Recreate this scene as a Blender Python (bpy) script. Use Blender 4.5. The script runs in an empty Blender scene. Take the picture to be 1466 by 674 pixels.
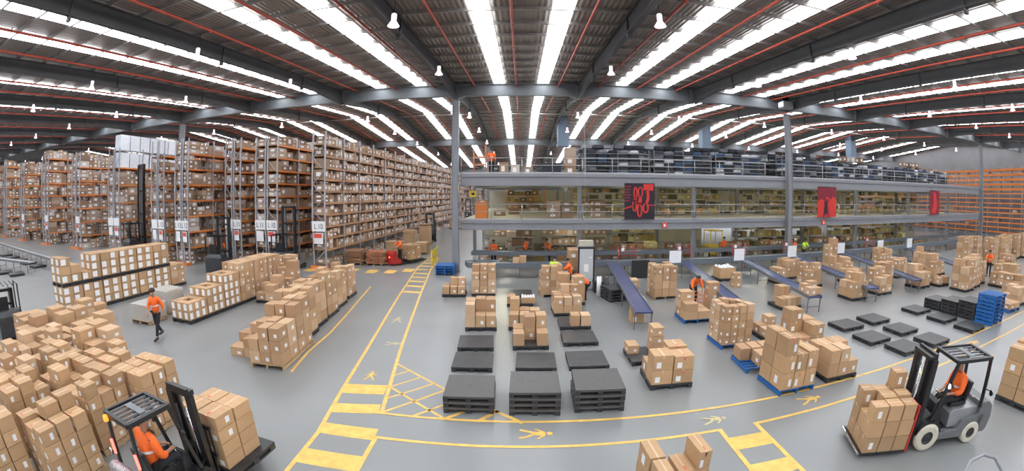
import bpy, bmesh, math, random
from mathutils import Vector, Matrix
rng = random.Random(11)
S = bpy.context.scene
C = S.collection
PI = math.pi
H = 5.0                                   # camera height above the warehouse floor, metres

# ------------------------------------------------------------------ helpers
class MB:
    """collects simple solids and links them as ONE mesh object"""
    def __init__(s): s.v = []; s.f = []; s.m = []; s.uv = None; s.sm = []
    def quadbox(s, P8, mi=0):
        b = len(s.v); s.v += P8
        for q in ((0,3,2,1),(4,5,6,7),(0,1,5,4),(1,2,6,5),(2,3,7,6),(3,0,4,7)):
            s.f.append(tuple(b+i for i in q)); s.m.append(mi); s.sm.append(False)
    def box(s, x0, y0, z0, x1, y1, z1, mi=0):
        s.quadbox([(x0,y0,z0),(x1,y0,z0),(x1,y1,z0),(x0,y1,z0),(x0,y0,z1),(x1,y0,z1),(x1,y1,z1),(x0,y1,z1)], mi); return s
    def cbox(s, c, d, rz=0.0, mi=0):
        ca, sa = math.cos(rz), math.sin(rz); P = []
        for z in (-.5,.5):
            for x, y in ((-.5,-.5),(.5,-.5),(.5,.5),(-.5,.5)):
                X, Y = x*d[0], y*d[1]
                P.append((c[0]+X*ca-Y*sa, c[1]+X*sa+Y*ca, c[2]+z*d[2]))
        s.quadbox(P, mi); return s
    def beam(s, p, q, w, h, mi=0, up=(0,0,1)):
        p, q = Vector(p), Vector(q); d = (q-p).normalized(); u = Vector(up)
        if abs(d.dot(u)) > .99: u = Vector((0,1,0))
        a = d.cross(u).normalized()*w/2; b = a.cross(d).normalized()*h/2
        s.quadbox([tuple(x) for x in (p-a-b,p+a-b,q+a-b,q-a-b,p-a+b,p+a+b,q+a+b,q-a+b)], mi); return s
    def prism(s, pts, axis, a, b, mi=0):
        """pts: polygon in the two other axes (in order), extruded from a to b along axis"""
        n = len(pts); k = len(s.v)
        for t in (a, b):
            for u, w in pts:
                s.v.append({'x':(t,u,w),'y':(u,t,w),'z':(u,w,t)}[axis])
        s.f.append(tuple(k+i for i in range(n))); s.f.append(tuple(k+n+i for i in reversed(range(n))))
        for i in range(n):
            j = (i+1) % n; s.f.append((k+j, k+i, k+n+i, k+n+j))
        s.m += [mi]*(n+2); s.sm += [False]*(n+2); return s
    def ring(s, p, q, r0, r1=None, n=12, mi=0, caps=True):
        r1 = r0 if r1 is None else r1
        p, q = Vector(p), Vector(q); d = (q-p).normalized()
        u = Vector((0,0,1)) if abs(d.z) < .9 else Vector((1,0,0))
        a = d.cross(u).normalized(); b = a.cross(d); k = len(s.v)
        for c, r in ((p,r0),(q,r1)):
            for i in range(n):
                t = 2*PI*i/n; s.v.append(tuple(c+a*math.cos(t)*r+b*math.sin(t)*r))
        for i in range(n):
            j = (i+1) % n; s.f.append((k+i, k+j, k+n+j, k+n+i)); s.m.append(mi); s.sm.append(True)
        if caps:
            s.f.append(tuple(k+i for i in reversed(range(n)))); s.f.append(tuple(k+n+i for i in range(n)))
            s.m += [mi]*2; s.sm += [False]*2
        return s
    def tube(s, pts, r, n=8, mi=0):
        P = [Vector(p) for p in pts]; k = len(s.v); pa = None
        for i, p in enumerate(P):
            d = (P[min(i+1,len(P)-1)]-P[max(i-1,0)]).normalized()
            if pa is None:
                u = Vector((0,0,1)) if abs(d.z) < .9 else Vector((1,0,0)); a = d.cross(u).normalized()
            else: a = (pa - d*pa.dot(d)).normalized()
            pa = a; b = a.cross(d); rr = r[i] if isinstance(r, (list,tuple)) else r
            for j in range(n):
                t = 2*PI*j/n; s.v.append(tuple(p+a*math.cos(t)*rr+b*math.sin(t)*rr))
        for i in range(len(P)-1):
            for j in range(n):
                l = (j+1) % n; A = k+i*n
                s.f.append((A+j, A+l, A+n+l, A+n+j)); s.m.append(mi); s.sm.append(True)
        s.f.append(tuple(k+j for j in reversed(range(n)))); s.f.append(tuple(k+(len(P)-1)*n+j for j in range(n)))
        s.m += [mi]*2; s.sm += [False]*2; return s
    def lathe(s, prof, c=(0,0,0), n=16, mi=0, axis='z'):
        k = len(s.v)
        for r, h in prof:
            for j in range(n):
                t = 2*PI*j/n; x, y = r*math.cos(t), r*math.sin(t)
                p = {'z':(x,y,h),'y':(x,h,y),'x':(h,x,y)}[axis]
                s.v.append((c[0]+p[0], c[1]+p[1], c[2]+p[2]))
        for i in range(len(prof)-1):
            for j in range(n):
                l = (j+1) % n; A = k+i*n
                s.f.append((A+j, A+l, A+n+l, A+n+j)); s.m.append(mi); s.sm.append(True)
        return s
    def quad(s, a, b, c, d, mi=0):
        k = len(s.v); s.v += [a,b,c,d]; s.f.append((k,k+1,k+2,k+3)); s.m.append(mi); s.sm.append(False); return s
    def mesh(s, name, mats, uv=False, fixn=False):
        me = bpy.data.meshes.new(name); me.from_pydata(s.v, [], s.f)
        for m in (mats if isinstance(mats, (list,tuple)) else [mats]): me.materials.append(m)
        me.polygons.foreach_set('material_index', s.m); me.polygons.foreach_set('use_smooth', s.sm)
        if uv:
            l = me.uv_layers.new(name='UVMap'); q = [0,0, 1,0, 1,1, 0,1]*(len(s.f))
            l.data.foreach_set('uv', q[:2*len(me.loops)])
        if fixn:
            bm = bmesh.new(); bm.from_mesh(me); bmesh.ops.recalc_face_normals(bm, faces=bm.faces); bm.to_mesh(me); bm.free()
        me.update(); return me
    def build(s, name, mats, parent=None, bevel=0, **k):
        return link(name, s.mesh(name, mats, **dict(dict(fixn=True), **k)), parent, bevel)

def link(name, me, parent=None, bevel=0):
    o = bpy.data.objects.new(name, me); C.objects.link(o)
    if parent is not None: o.parent = parent
    if bevel:
        m = o.modifiers.new('edge', 'BEVEL'); m.width = bevel; m.segments = 2; m.limit_method = 'ANGLE'
    return o
def thing(name, label, cat, loc=(0,0,0), rz=0.0, group=None, scale=None):
    o = bpy.data.objects.new(name, None); C.objects.link(o); o.location = loc; o.rotation_euler = (0,0,rz)
    o.empty_display_size = .1
    if scale: o.scale = (scale,)*3
    return tag(o, label, cat, group)
def tag(o, label, cat, group=None):
    o['label'] = label; o['category'] = cat
    if group: o['group'] = group
    return o
def struct(o): o['kind'] = 'structure'; return o
def copy_tree(o, parent=None):
    c = o.copy(); C.objects.link(c)
    if parent is not None: c.parent = parent
    for ch in list(o.children): copy_tree(ch, c)
    return c

# ------------------------------------------------------------------ materials
def mat(name, col, rough=.5, metal=0., emit=None, es=0., bump=None, var=None, rnd=0., coat=0.):
    m = bpy.data.materials.new(name); m.use_nodes = True; nt = m.node_tree; N = nt.nodes; L = nt.links
    b = N['Principled BSDF']; b.inputs['Roughness'].default_value = rough; b.inputs['Metallic'].default_value = metal
    b.inputs['Base Color'].default_value = (*col, 1)
    if coat: b.inputs['Coat Weight'].default_value = coat
    if emit: b.inputs['Emission Color'].default_value = (*emit, 1); b.inputs['Emission Strength'].default_value = es
    src = None
    if var or rnd:
        mx = N.new('ShaderNodeMix'); mx.data_type = 'RGBA'; mx.blend_type = 'MULTIPLY'; mx.inputs[0].default_value = 1
        mx.inputs[6].default_value = (*col, 1)
        tc = N.new('ShaderNodeTexCoord'); nz = N.new('ShaderNodeTexNoise'); nz.inputs['Scale'].default_value = (var or (3,))[0]
        nz.inputs['Detail'].default_value = 4
        L.new(tc.outputs['Object'], nz.inputs['Vector'])
        r = N.new('ShaderNodeMapRange'); a = (var[1] if var else 0.)
        r.inputs['From Min'].default_value = .3; r.inputs['From Max'].default_value = .7
        r.inputs['To Min'].default_value = 1-a; r.inputs['To Max'].default_value = 1+a*.4
        L.new(nz.outputs['Fac'], r.inputs['Value'])
        oi = N.new('ShaderNodeObjectInfo'); r2 = N.new('ShaderNodeMapRange')
        r2.inputs['To Min'].default_value = 1-rnd; r2.inputs['To Max'].default_value = 1+rnd*.5
        L.new(oi.outputs['Random'], r2.inputs['Value'])
        mu = N.new('ShaderNodeMath'); mu.operation = 'MULTIPLY'; L.new(r.outputs[0], mu.inputs[0]); L.new(r2.outputs[0], mu.inputs[1])
        L.new(mu.outputs[0], mx.inputs[7]); L.new(mx.outputs[2], b.inputs['Base Color'])
    if bump:
        tc = N.new('ShaderNodeTexCoord'); nz = N.new('ShaderNodeTexNoise'); nz.inputs['Scale'].default_value = bump[0]
        bp = N.new('ShaderNodeBump'); bp.inputs['Strength'].default_value = bump[1]
        L.new(tc.outputs['Object'], nz.inputs['Vector']); L.new(nz.outputs['Fac'], bp.inputs['Height']); L.new(bp.outputs[0], b.inputs['Normal'])
    return m

def carton_mat(name, label_box, frac, tones):
    """kraft board for the heaped rack cartons: tone per box, printed label from UV"""
    m = bpy.data.materials.new(name); m.use_nodes = True; nt = m.node_tree; N = nt.nodes; L = nt.links
    b = N['Principled BSDF']; b.inputs['Roughness'].default_value = .75
    g = N.new('ShaderNodeNewGeometry'); cr = N.new('ShaderNodeValToRGB')
    e = cr.color_ramp.elements; e[0].color = (*tones[0],1); e[1].color = (*tones[-1],1); cr.color_ramp.interpolation = 'CONSTANT'
    e[1].position = 1-1/len(tones)
    for i, t in enumerate(tones[1:-1]):
        x = e.new((i+1)/len(tones)); x.color = (*t, 1)
    L.new(g.outputs['Random Per Island'], cr.inputs['Fac'])
    uv = N.new('ShaderNodeUVMap'); sp = N.new('ShaderNodeSeparateXYZ'); L.new(uv.outputs[0], sp.inputs[0])
    def M(op, a, bb):
        x = N.new('ShaderNodeMath'); x.operation = op
        for i, q in enumerate((a, bb)):
            if isinstance(q, (int,float)): x.inputs[i].default_value = q
            else: L.new(q, x.inputs[i])
        return x.outputs[0]
    x0, x1, y0, y1 = label_box
    t = M('MULTIPLY', M('GREATER_THAN', sp.outputs[0], x0), M('LESS_THAN', sp.outputs[0], x1))
    t = M('MULTIPLY', t, M('MULTIPLY', M('GREATER_THAN', sp.outputs[1], y0), M('LESS_THAN', sp.outputs[1], y1)))
    fr = M('FRACT', M('MULTIPLY', g.outputs['Random Per Island'], 37.7), 0)
    t = M('MULTIPLY', t, M('LESS_THAN', fr, frac))
    ns = N.new('ShaderNodeSeparateXYZ'); L.new(g.outputs['Normal'], ns.inputs[0])
    t = M('MULTIPLY', t, M('LESS_THAN', M('ABSOLUTE', ns.outputs[2], 0), .5))
    mx = N.new('ShaderNodeMix'); mx.data_type = 'RGBA'; L.new(t, mx.inputs[0]); L.new(cr.outputs[0], mx.inputs[6])
    mx.inputs[7].default_value = (.78,.78,.8,1); L.new(mx.outputs[2], b.inputs['Base Color'])
    return m

KR = (.50,.315,.17)
M_ = dict(
 kraft = mat('kraft_board', KR, .7, rnd=.2, var=(2.5,.06)),
 kraft_old = mat('kraft_board_pale', (.52,.34,.2), .7, rnd=.2),
 label = mat('label_paper', (.82,.82,.84), .5),
 tape = mat('parcel_tape', (.62,.4,.25), .3),
 redtape = mat('red_print_tape', (.62,.1,.06), .35),
 steel = mat('painted_grey_steel', (.17,.18,.195), .45, var=(1.5,.12)),
 steel_l = mat('pale_grey_steel', (.25,.26,.285), .4, var=(1.2,.08)),
 galv = mat('galvanised_steel', (.45,.45,.47), .35, .6),
 girder = mat('girder_grey_paint', (.19,.205,.225), .45, var=(.8,.1)),
 roofsteel = mat('dark_roof_steel', (.075,.078,.085), .5, var=(1.0,.15)),
 purlin = mat('galvanised_purlin', (.36,.34,.33), .4, .4, var=(2.,.25)),
 redpipe = mat('red_sprinkler_paint', (.50,.075,.045), .4),
 beamdull = mat('weathered_orange_beam', (.40,.20,.10), .5, rnd=.2),
 orange = mat('orange_rack_paint', (.72,.22,.05), .45, rnd=.15),
 upright = mat('galvanised_upright', (.42,.42,.46), .4, .3),
 yellow = mat('yellow_floor_paint', (.80,.50,.12), .45, var=(5.,.22)),
 yel_fade = mat('worn_yellow_paint', (.62,.52,.28), .5, var=(9.,.35)),
 yelsteel = mat('yellow_steel', (.75,.55,.03), .4),
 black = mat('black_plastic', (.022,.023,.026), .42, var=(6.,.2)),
 blackpal = mat('black_pallet_plastic', (.042,.043,.048), .38, rnd=.25, var=(4.,.25)),
 worndeck = mat('worn_deck_plastic', (.105,.10,.10), .5, rnd=.15, var=(25.,.22)),
 blacksteel = mat('black_paint_steel', (.016,.016,.018), .3),
 rubber = mat('black_rubber', (.02,.02,.02), .7),
 cream = mat('cream_tyre_rubber', (.62,.58,.47), .7, var=(5.,.12)),
 fork_grey = mat('truck_grey_paint', (.13,.132,.14), .3, coat=.4),
 fork_light = mat('truck_silver_paint', (.30,.305,.32), .3, .3),
 redsteel = mat('red_paint_steel', (.42,.03,.025), .35),
 chrome = mat('chrome', (.7,.7,.72), .15, 1.),
 gas = mat('gas_bottle_steel', (.42,.38,.39), .35, .5, var=(8.,.2)),
 blue = mat('blue_pallet_paint', (.015,.13,.42), .5, rnd=.2, var=(5.,.2)),
 bluebelt = mat('blue_conveyor_belt', (.025,.045,.15), .35, var=(3.,.15)),
 convframe = mat('conveyor_frame_grey', (.13,.15,.18), .4),
 convbelt = mat('grey_conveyor_belt', (.12,.14,.165), .35),
 wood = mat('pallet_wood', (.46,.32,.18), .75, rnd=.2, var=(4.,.2)),
 rawboard = mat('flattened_board', (.33,.17,.09), .75, rnd=.2),
 white = mat('white_board', (.8,.81,.85), .45),
 whitewrap = mat('white_wrapped_goods', (.80,.83,.90), .35, var=(4.,.12), rnd=.08),
 hiorange = mat('orange_hi_vis', (.95,.16,.02), .65, emit=None),
 hiyellow = mat('yellow_hi_vis', (.55,.85,.05), .65),
 skin = mat('skin', (.42,.22,.14), .55),
 navy = mat('dark_trousers', (.015,.016,.022), .8),
 cloth_d = mat('dark_cloth', (.03,.033,.045), .8),
 hair = mat('dark_hair', (.02,.014,.01), .6),
 whitecap = mat('white_cap_cloth', (.75,.75,.78), .7),
 bootm = mat('boot_leather', (.02,.017,.015), .5),
 reflect = mat('reflective_tape', (.7,.7,.68), .3),
 duct = mat('blue_grey_duct', (.17,.23,.33), .4),
 beige = mat('beige_partition', (.50,.48,.40), .7, var=(1.,.1)),
 wallm = mat('wall_cladding', (.24,.25,.27), .6, var=(.5,.1)),
 ochre = mat('ochre_goods', (.36,.27,.09), .7, rnd=.35),
 bannerblk = mat('black_banner_cloth', (.018,.012,.022), .7),
 bannerred = mat('red_banner_print', (.62,.035,.03), .7),
 bannerdk = mat('dark_red_banner_print', (.22,.015,.035), .7),
 signred = mat('red_sign', (.75,.09,.06), .5),
 signtxt = mat('black_lettering', (.02,.02,.02), .6),
 glow_red = mat('red_lamp_glass', (.6,.02,.02), .3, emit=(1,.08,.06), es=6),
 glow_amb = mat('amber_lamp_glass', (.7,.25,.02), .3, emit=(1,.35,.05), es=1.2),
 glow_wht = mat('headlamp_glass', (.8,.8,.7), .3, emit=(1,.85,.7), es=25),
)
EMIT_SKY, EMIT_BAY, EMIT_TUBE = 9.8, 30., 70.
M_['skylight'] = mat('translucent_roof_sheet', (.8,.82,.85), .5, emit=(.93,.965,1.), es=EMIT_SKY)
M_['bay'] = mat('lit_lamp_lens', (.9,.8,.8), .5, emit=(1.,.84,.92), es=EMIT_BAY)
M_['bell'] = mat('lamp_reflector', (.72,.66,.70), .3, .2, emit=(1.,.82,.93), es=1.3)
M_['tube'] = mat('lit_fluorescent_tube', (.9,.9,.8), .5, emit=(1.,.93,.66), es=EMIT_TUBE)

def floor_mat():
    m = bpy.data.materials.new('epoxy_concrete'); m.use_nodes = True; nt = m.node_tree; N = nt.nodes; L = nt.links
    b = N['Principled BSDF']; tc = N.new('ShaderNodeTexCoord')
    def noise(sc, det, st=None):
        n = N.new('ShaderNodeTexNoise'); n.inputs['Scale'].default_value = sc; n.inputs['Detail'].default_value = det
        v = tc.outputs['Object']
        if st:
            mp = N.new('ShaderNodeMapping'); mp.inputs['Scale'].default_value = st; L.new(v, mp.inputs[0]); v = mp.outputs[0]
        L.new(v, n.inputs['Vector']); return n.outputs['Fac']
    a = noise(.25, 2); c = noise(.9, 1, (1,.45,1))
    r = N.new('ShaderNodeValToRGB'); r.color_ramp.elements[0].position = .0; r.color_ramp.elements[1].position = 1.; r.color_ramp.interpolation = 'LINEAR'
    r.color_ramp.elements[0].color = (.17,.177,.18,1); r.color_ramp.elements[1].color = (.27,.278,.28,1); L.new(a, r.inputs[0])
    r2 = N.new('ShaderNodeMapRange'); r2.inputs['From Min'].default_value = 0; r2.inputs['From Max'].default_value = 1
    r2.inputs['To Min'].default_value = .9; r2.inputs['To Max'].default_value = 1.1; L.new(c, r2.inputs[0])
    mx = N.new('ShaderNodeMix'); mx.data_type = 'RGBA'; mx.blend_type = 'MULTIPLY'; mx.inputs[0].default_value = 1
    L.new(r.outputs[0], mx.inputs[6]); L.new(r2.outputs[0], mx.inputs[7]); L.new(mx.outputs[2], b.inputs['Base Color'])
    b.inputs['Roughness'].default_value = .29; b.inputs['Specular IOR Level'].default_value = .6
    return m
M_['floor'] = floor_mat()
def roof_mat():
    m = bpy.data.materials.new('ribbed_roof_sheet'); m.use_nodes = True; nt = m.node_tree; N = nt.nodes; L = nt.links
    b = N['Principled BSDF']; b.inputs['Roughness'].default_value = .45; b.inputs['Metallic'].default_value = .35
    tc = N.new('ShaderNodeTexCoord'); w = N.new('ShaderNodeTexWave'); w.bands_direction = 'X'; w.inputs['Scale'].default_value = 1.6
    w.inputs['Distortion'].default_value = 0; L.new(tc.outputs['Object'], w.inputs['Vector'])
    bp = N.new('ShaderNodeBump'); bp.inputs['Strength'].default_value = .5; bp.inputs['Distance'].default_value = .05
    L.new(w.outputs['Fac'], bp.inputs['Height']); L.new(bp.outputs[0], b.inputs['Normal'])
    n = N.new('ShaderNodeTexNoise'); n.inputs['Scale'].default_value = .6; L.new(tc.outputs['Object'], n.inputs['Vector'])
    r = N.new('ShaderNodeValToRGB'); r.color_ramp.elements[0].color = (.20,.17,.155,1); r.color_ramp.elements[1].color = (.33,.29,.265,1)
    L.new(n.outputs['Fac'], r.inputs[0]); L.new(r.outputs[0], b.inputs['Base Color']); return m
M_['roof'] = roof_mat()
M_['garmix'] = carton_mat('garment_bundle_mix', (.1,.9,.3,.5), .12, [(.02,.022,.03),(.03,.036,.05),(.06,.065,.08),(.02,.02,.025),(.16,.17,.2),(.03,.04,.05),(.3,.31,.34)])
KT = [(.50,.32,.18),(.45,.28,.155),(.56,.38,.24),(.41,.25,.14),(.49,.31,.18)]
M_['rackcarton'] = carton_mat('rack_carton_board', (.22,.62,.3,.72), .8, [(.33,.21,.13),(.40,.27,.18),(.27,.17,.11),(.46,.34,.25),(.36,.25,.18),(.22,.14,.10),(.55,.48,.44),(.44,.33,.26),(.30,.20,.13)])
M_['floorcarton'] = carton_mat('floor_carton_board', (.5,.78,.25,.55), .55, KT)
M_['ochreload'] = carton_mat('ochre_goods_mix', (.3,.6,.3,.6), .4, [(.50,.38,.14),(.32,.24,.09),(.58,.5,.24),(.2,.15,.08),(.42,.38,.24),(.5,.28,.12),(.10,.09,.05)])

# ------------------------------------------------------------------ camera: fisheye lens, mapped as theta = r/f - .0184 (r/f)^3
cd = bpy.data.cameras.new('camera'); cam = bpy.data.objects.new('camera', cd); C.objects.link(cam)
cd.type = 'PANO'
cy = cd if hasattr(cd, 'panorama_type') else cd.cycles
cy.panorama_type = 'FISHEYE_LENS_POLYNOMIAL'
cd.sensor_width = 36.; cd.sensor_height = 36.*674/1466; cd.sensor_fit = 'HORIZONTAL'
FM = 574.46*36/1466
cy.fisheye_fov = math.radians(300)
cy.fisheye_polynomial_k0 = 0; cy.fisheye_polynomial_k1 = -1/FM; cy.fisheye_polynomial_k2 = 0
cy.fisheye_polynomial_k3 = .0184/FM**3; cy.fisheye_polynomial_k4 = 0
cd.shift_y = -(337-292.95)/674
cam.location = (0,0,H)
cam.rotation_euler = (PI/2-.025, 0, .0226)
cd.clip_end = 400; cd.clip_start = .05
S.camera = cam

S.view_settings.view_transform = 'Standard'
try: S.view_settings.look = 'None'
except Exception: pass
S.view_settings.gamma = 1.; S.view_settings.use_curve_mapping = False
S.view_settings.exposure = 0.
S.cycles.max_bounces = 7; S.cycles.diffuse_bounces = 4; S.cycles.glossy_bounces = 3
S.cycles.sample_clamp_indirect = 6
S.cycles.use_denoising = True; S.cycles.light_sampling_threshold = 0.
w = bpy.data.worlds.new('world'); S.world = w; w.use_nodes = True
w.node_tree.nodes['Background'].inputs[0].default_value = (.7,.8,1,1); w.node_tree.nodes['Background'].inputs[1].default_value = .6

# ------------------------------------------------------------------ the building
XL, XR, YF, YB = -98., 68., -26., 131.
struct(MB().box(XL,YF,-.2,XR,YB,0).build('floor', M_['floor']))
KN = [(-26.,8.47),(39.,13.4),(78.,10.45),(YB,13.9)]       # roof profile along Y
def zr(y):
    for (a,za),(b,zb) in zip(KN,KN[1:]):
        if y <= b: return za+(zb-za)*(y-a)/(b-a)
    return KN[-1][1]
for (a,za),(b,zb) in zip(KN,KN[1:]):
    m = MB(); m.quadbox([(XL,a,za),(XR,a,za),(XR,b,zb),(XL,b,zb),(XL,a,za+.12),(XR,a,za+.12),(XR,b,zb+.12),(XL,b,zb+.12)])
    struct(m.build('ceiling', M_['roof']))
for nm, bx in (('wall_left',(XL-.3,YF,0,XL,YB,14)),('wall_right',(XR,YF,0,XR+.3,YB,14)),('wall_back',(XL,YB,0,XR,YB+.3,14.2)),('wall_front',(XL,YF-.3,0,XR,YF,9))):
    struct(MB().box(*bx).build(nm, M_['wallm']))
BAY = 8.1; X0 = -4.3
nb = range(-11, 9)
# translucent roof strips: two in each bay, broken at the ridges and the girders
segs = [(-25.,25.6),(26.1,38.6),(39.4,51.7),(52.3,77.7),(78.4,104),(104.4,130)]
n = 0
for k in nb:
    for off in (2.9, 5.75):
        x = X0+BAY*k+off
        if x < XL+1 or x > XR-1: continue
        for a, b in segs:
            n += 1; m = MB(); w2 = .37; za, zb = zr(a)-.05, zr(b)-.05
            m.quadbox([(x-w2,a,za-.03),(x+w2,a,za-.03),(x+w2,b,zb-.03),(x-w2,b,zb-.03),(x-w2,a,za),(x+w2,a,za),(x+w2,b,zb),(x-w2,b,zb)])
            struct(m.build('window_%d' % n, M_['skylight']))
# rafters along Y (I-section), deeper near the girders
raf = MB()
ys = sorted(set([-25.9,21.5,25.5,25.9,30,39,47.5,51.8,52.2,56.5,74,77.9,82,100,103.9,108,130.9]))
for y0, y1 in zip(ys, ys[1:]):
    def dep(y): return .88 if min(abs(y-g) for g in (25.7,52,78,104)) < .4 else .62
    t0, t1 = zr(y0)-.16, zr(y1)-.16; b0, b1 = t0-dep(y0), t1-dep(y1)
    for xa, xb, u0, u1, v0, v1 in ((-.12,.12,t0-.025,t1-.025,t0,t1),(-.12,.12,b0,b1,b0+.025,b1+.025),(-.012,.012,b0,b1,t0,t1)):
        raf.quadbox([(xa,y0,u0),(xb,y0,u0),(xb,y1,u1),(xa,y1,u1),(xa,y0,v0),(xb,y0,v0),(xb,y1,v1),(xa,y1,v1)])
for y in (5.5, 13, 20, 33, 45, 60, 70): raf.box(-.09,y,zr(y)-.95,.09,y+.09,zr(y)-.2)
rme = raf.mesh('roof_rafter', M_['roofsteel'], fixn=True)
for k in range(-11, 9):
    o = link('roof_rafter', rme); o.location.x = X0+BAY*k; struct(o)
# purlins along X
pm = MB(); pm.box(XL,-.035,-.13,XR,.035,0)
pme = pm.mesh('roof_purlin', M_['purlin'], fixn=True)
y = -25.
while y < 110:
    o = link('roof_purlin', pme); o.location = (0,y,zr(y)-.01); struct(o); y += 1.45
# girders across, with end plates where the rafters land
for gy, zt in ((25.7,12.25),(52.,12.28),(78.,9.95),(104.,11.9)):
    m = MB(); zb = zt-.8
    m.box(XL,gy-.17,zt-.035,XR,gy+.17,zt); m.box(XL,gy-.17,zb,XR,gy+.17,zb+.035); m.box(XL,gy-.015,zb,XR,gy+.015,zt)
    for k in nb:
        x = X0+BAY*k
        m.box(x-.16,gy-.2,zb-.02,x+.16,gy+.2,zt+.02)
        for s in (-1,1):   # curved haunch plates either side of each rafter
            m.prism([(x+s*.16,zb+.01),(x+s*.7,zb+.01),(x+s*.16,zb-.16)], 'y', gy-.14, gy+.14)
    struct(m.build('roof_girder', M_['girder']))
def hcol(x, y, z, w=.42):
    m = MB(); m.box(x-w/2,y-w/2,0,x-w/2+.03,y+w/2,z); m.box(x+w/2-.03,y-w/2,0,x+w/2,y+w/2,z); m.box(x-w/2,y-.015,0,x+w/2,y+.015,z)
    m.box(x-w/2-.08,y-w/2-.08,0,x+w/2+.08,y+w/2+.08,.04); m.box(x-w/2,y-w/2+.06,0,x+w/2,y-w/2+.09,z)
    return struct(m.build('steel_column', M_['steel_l']))
for x in (-28.6, -4.25, 20.05, 52.8, -76.9): hcol(x, 25.7, 11.17 if abs(x-(-52.9))>9 else 11.17)
for x in (-52.9, -4.25, 20.05, 44.3): hcol(x, 52., 11.2)

# sprinkler pipes: three in each bay, hung under the purlins
ordn = ['first','second','third','fourth','fifth','sixth','seventh','eighth','ninth','tenth','eleventh','twelfth','thirteenth','fourteenth','fifteenth','sixteenth','seventeenth','eighteenth','nineteenth','twentieth']
pp = MB()
for (a,za),(b,zb) in zip([(-25.5,zr(-25.5)),(39.,13.4),(77.8,10.47)],[(39.,13.4),(77.8,10.47),(77.8,10.47)]):
    if a != b: pp.ring((0,a,za-.27),(0,b,zb-.27),.05,n=8)
y = -24.
while y < 76:
    pp.ring((0,y,zr(y)-.27),(0,y,zr(y)-.15),.02,n=6); pp.ring((0,y,zr(y)-.27),(0,y,zr(y)-.36),.022,.03,n=6); y += 2.9
pme = pp.mesh('sprinkler_pipe', M_['redpipe'])
for k in range(-8, 7):
    for j, off in enumerate((1.3, 4.0, 6.75)):
        x = X0+BAY*k+off
        o = link('sprinkler_pipe', pme); o.location.x = x
        side = 'left' if k < 0 else ('right' if k > 0 else '')
        where = 'in the central roof bay' if k == 0 else 'in the %s roof bay %s of centre' % (ordn[abs(k)-1], side)
        tag(o, 'red sprinkler pipe, %s of three, %s' % (('left','middle','right')[j], where), 'pipe', 'red sprinkler pipes under the roof')
# cross tie pipe under the ridge seen between the two girders
tag(MB().ring((-24,38.,12.75),(50,38.,12.75),.05,n=8).build('service_pipe', M_['galv']), 'long grey service pipe running crosswise below the roof ridge', 'pipe')

# high-bay lamps
def make_lamp():
    t = thing('high_bay_lamp', 'x', 'lamp')
    MB().ring((0,0,.42),(0,0,1.0),.012,n=6).build('hanger', M_['blacksteel'], t)
    MB().lathe([(.0,.42),(.07,.42),(.085,.40),(.085,.22),(.06,.2)], n=14).build('ballast_housing', M_['bell'], t)
    MB().lathe([(.06,.21),(.09,.17),(.14,.08),(.19,.0),(.185,.0),(.13,.08),(.05,.19)], n=18).build('reflector', M_['bell'], t)
    MB().lathe([(0,.02),(.12,.02),(.12,.035),(0,.035)], n=14).build('lamp_lens', M_['bay'], t)
    return t
lamp0 = make_lamp(); first = True
for ri, yy in enumerate((11.1, 18.1, 29.5, 36.5, 45., 57., 68.)):
    for k in range(-9, 8):
        if yy > 50 and k < -3: continue
        x = X0+BAY*k+.45
        o = lamp0 if first else copy_tree(lamp0); first = False
        o.location = (x, yy, min(10.75, zr(yy)-1.15))
        if k == 0 or k == 1:
            s = '%s side of the central bay' % ('left' if k == 0 else 'right')
        elif k < 0: s = '%s left of centre' % ordn[-k]
        else: s = '%s right of centre' % ordn[k-1]
        row = ('nearest visible row','row before the front girder','row just past the front girder','row under the ridge','row before the second girder','row past the second girder','farthest row')[ri]
        tag(o, 'bell high bay lamp, %s, %s' % (row, s), 'lamp', 'high bay lamps under the roof')
# ------------------------------------------------------------------ floor markings (thin paint films)
def strip(m, pts, w, mi=0, z=.004):
    P = [Vector((x,y,0)) for x,y in pts]; L_, R_ = [], []
    for i, p in enumerate(P):
        d = (P[min(i+1,len(P)-1)]-P[max(i-1,0)]).normalized(); nn = Vector((-d.y,d.x,0))*w/2
        L_.append(p+nn); R_.append(p-nn)
    for i in range(len(P)-1):
        m.quad((R_[i].x,R_[i].y,z),(R_[i+1].x,R_[i+1].y,z),(L_[i+1].x,L_[i+1].y,z),(L_[i].x,L_[i].y,z),mi)
def poly(m, pts, mi=0, z=.003):
    k = len(m.v); m.v += [(x,y,z) for x,y in pts]; m.f.append(tuple(range(k,k+len(pts)))); m.m.append(mi); m.sm.append(False)
def mark(m): return struct(m.build('floor_marking', M_['yellow']))
m = MB(); strip(m, [(-7.32,31.9),(-7.08,26.55),(-6.15,19.6),(-4.98,11.7),(-4.57,8.72),(-4.27,6.79),(-4.22,4.2)], .1); mark(m)
m = MB(); strip(m, [(-6.5,31.3),(-6.02,26.03),(-5.06,19.4),(-3.88,11.9),(-3.45,9.5),(-3.19,7.95)], .1, z=.005); mark(m)
m = MB()
for a,b in (((-6.1,19.75),(-5.12,19.7)),((-6.32,21.1),(-5.36,21.0)),((-6.5,22.3),(-5.55,22.25)),((-6.65,23.45),(-5.72,23.4)),((-6.8,24.7),(-5.88,24.6)),((-6.95,26.0),(-6.05,25.9)),((-7.06,27.3),(-6.18,27.25)),((-7.14,28.6),(-6.28,28.5)),((-7.2,29.8),(-6.38,29.7))):
    strip(m, [a,b], .34, z=.003)
mark(m)
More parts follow.
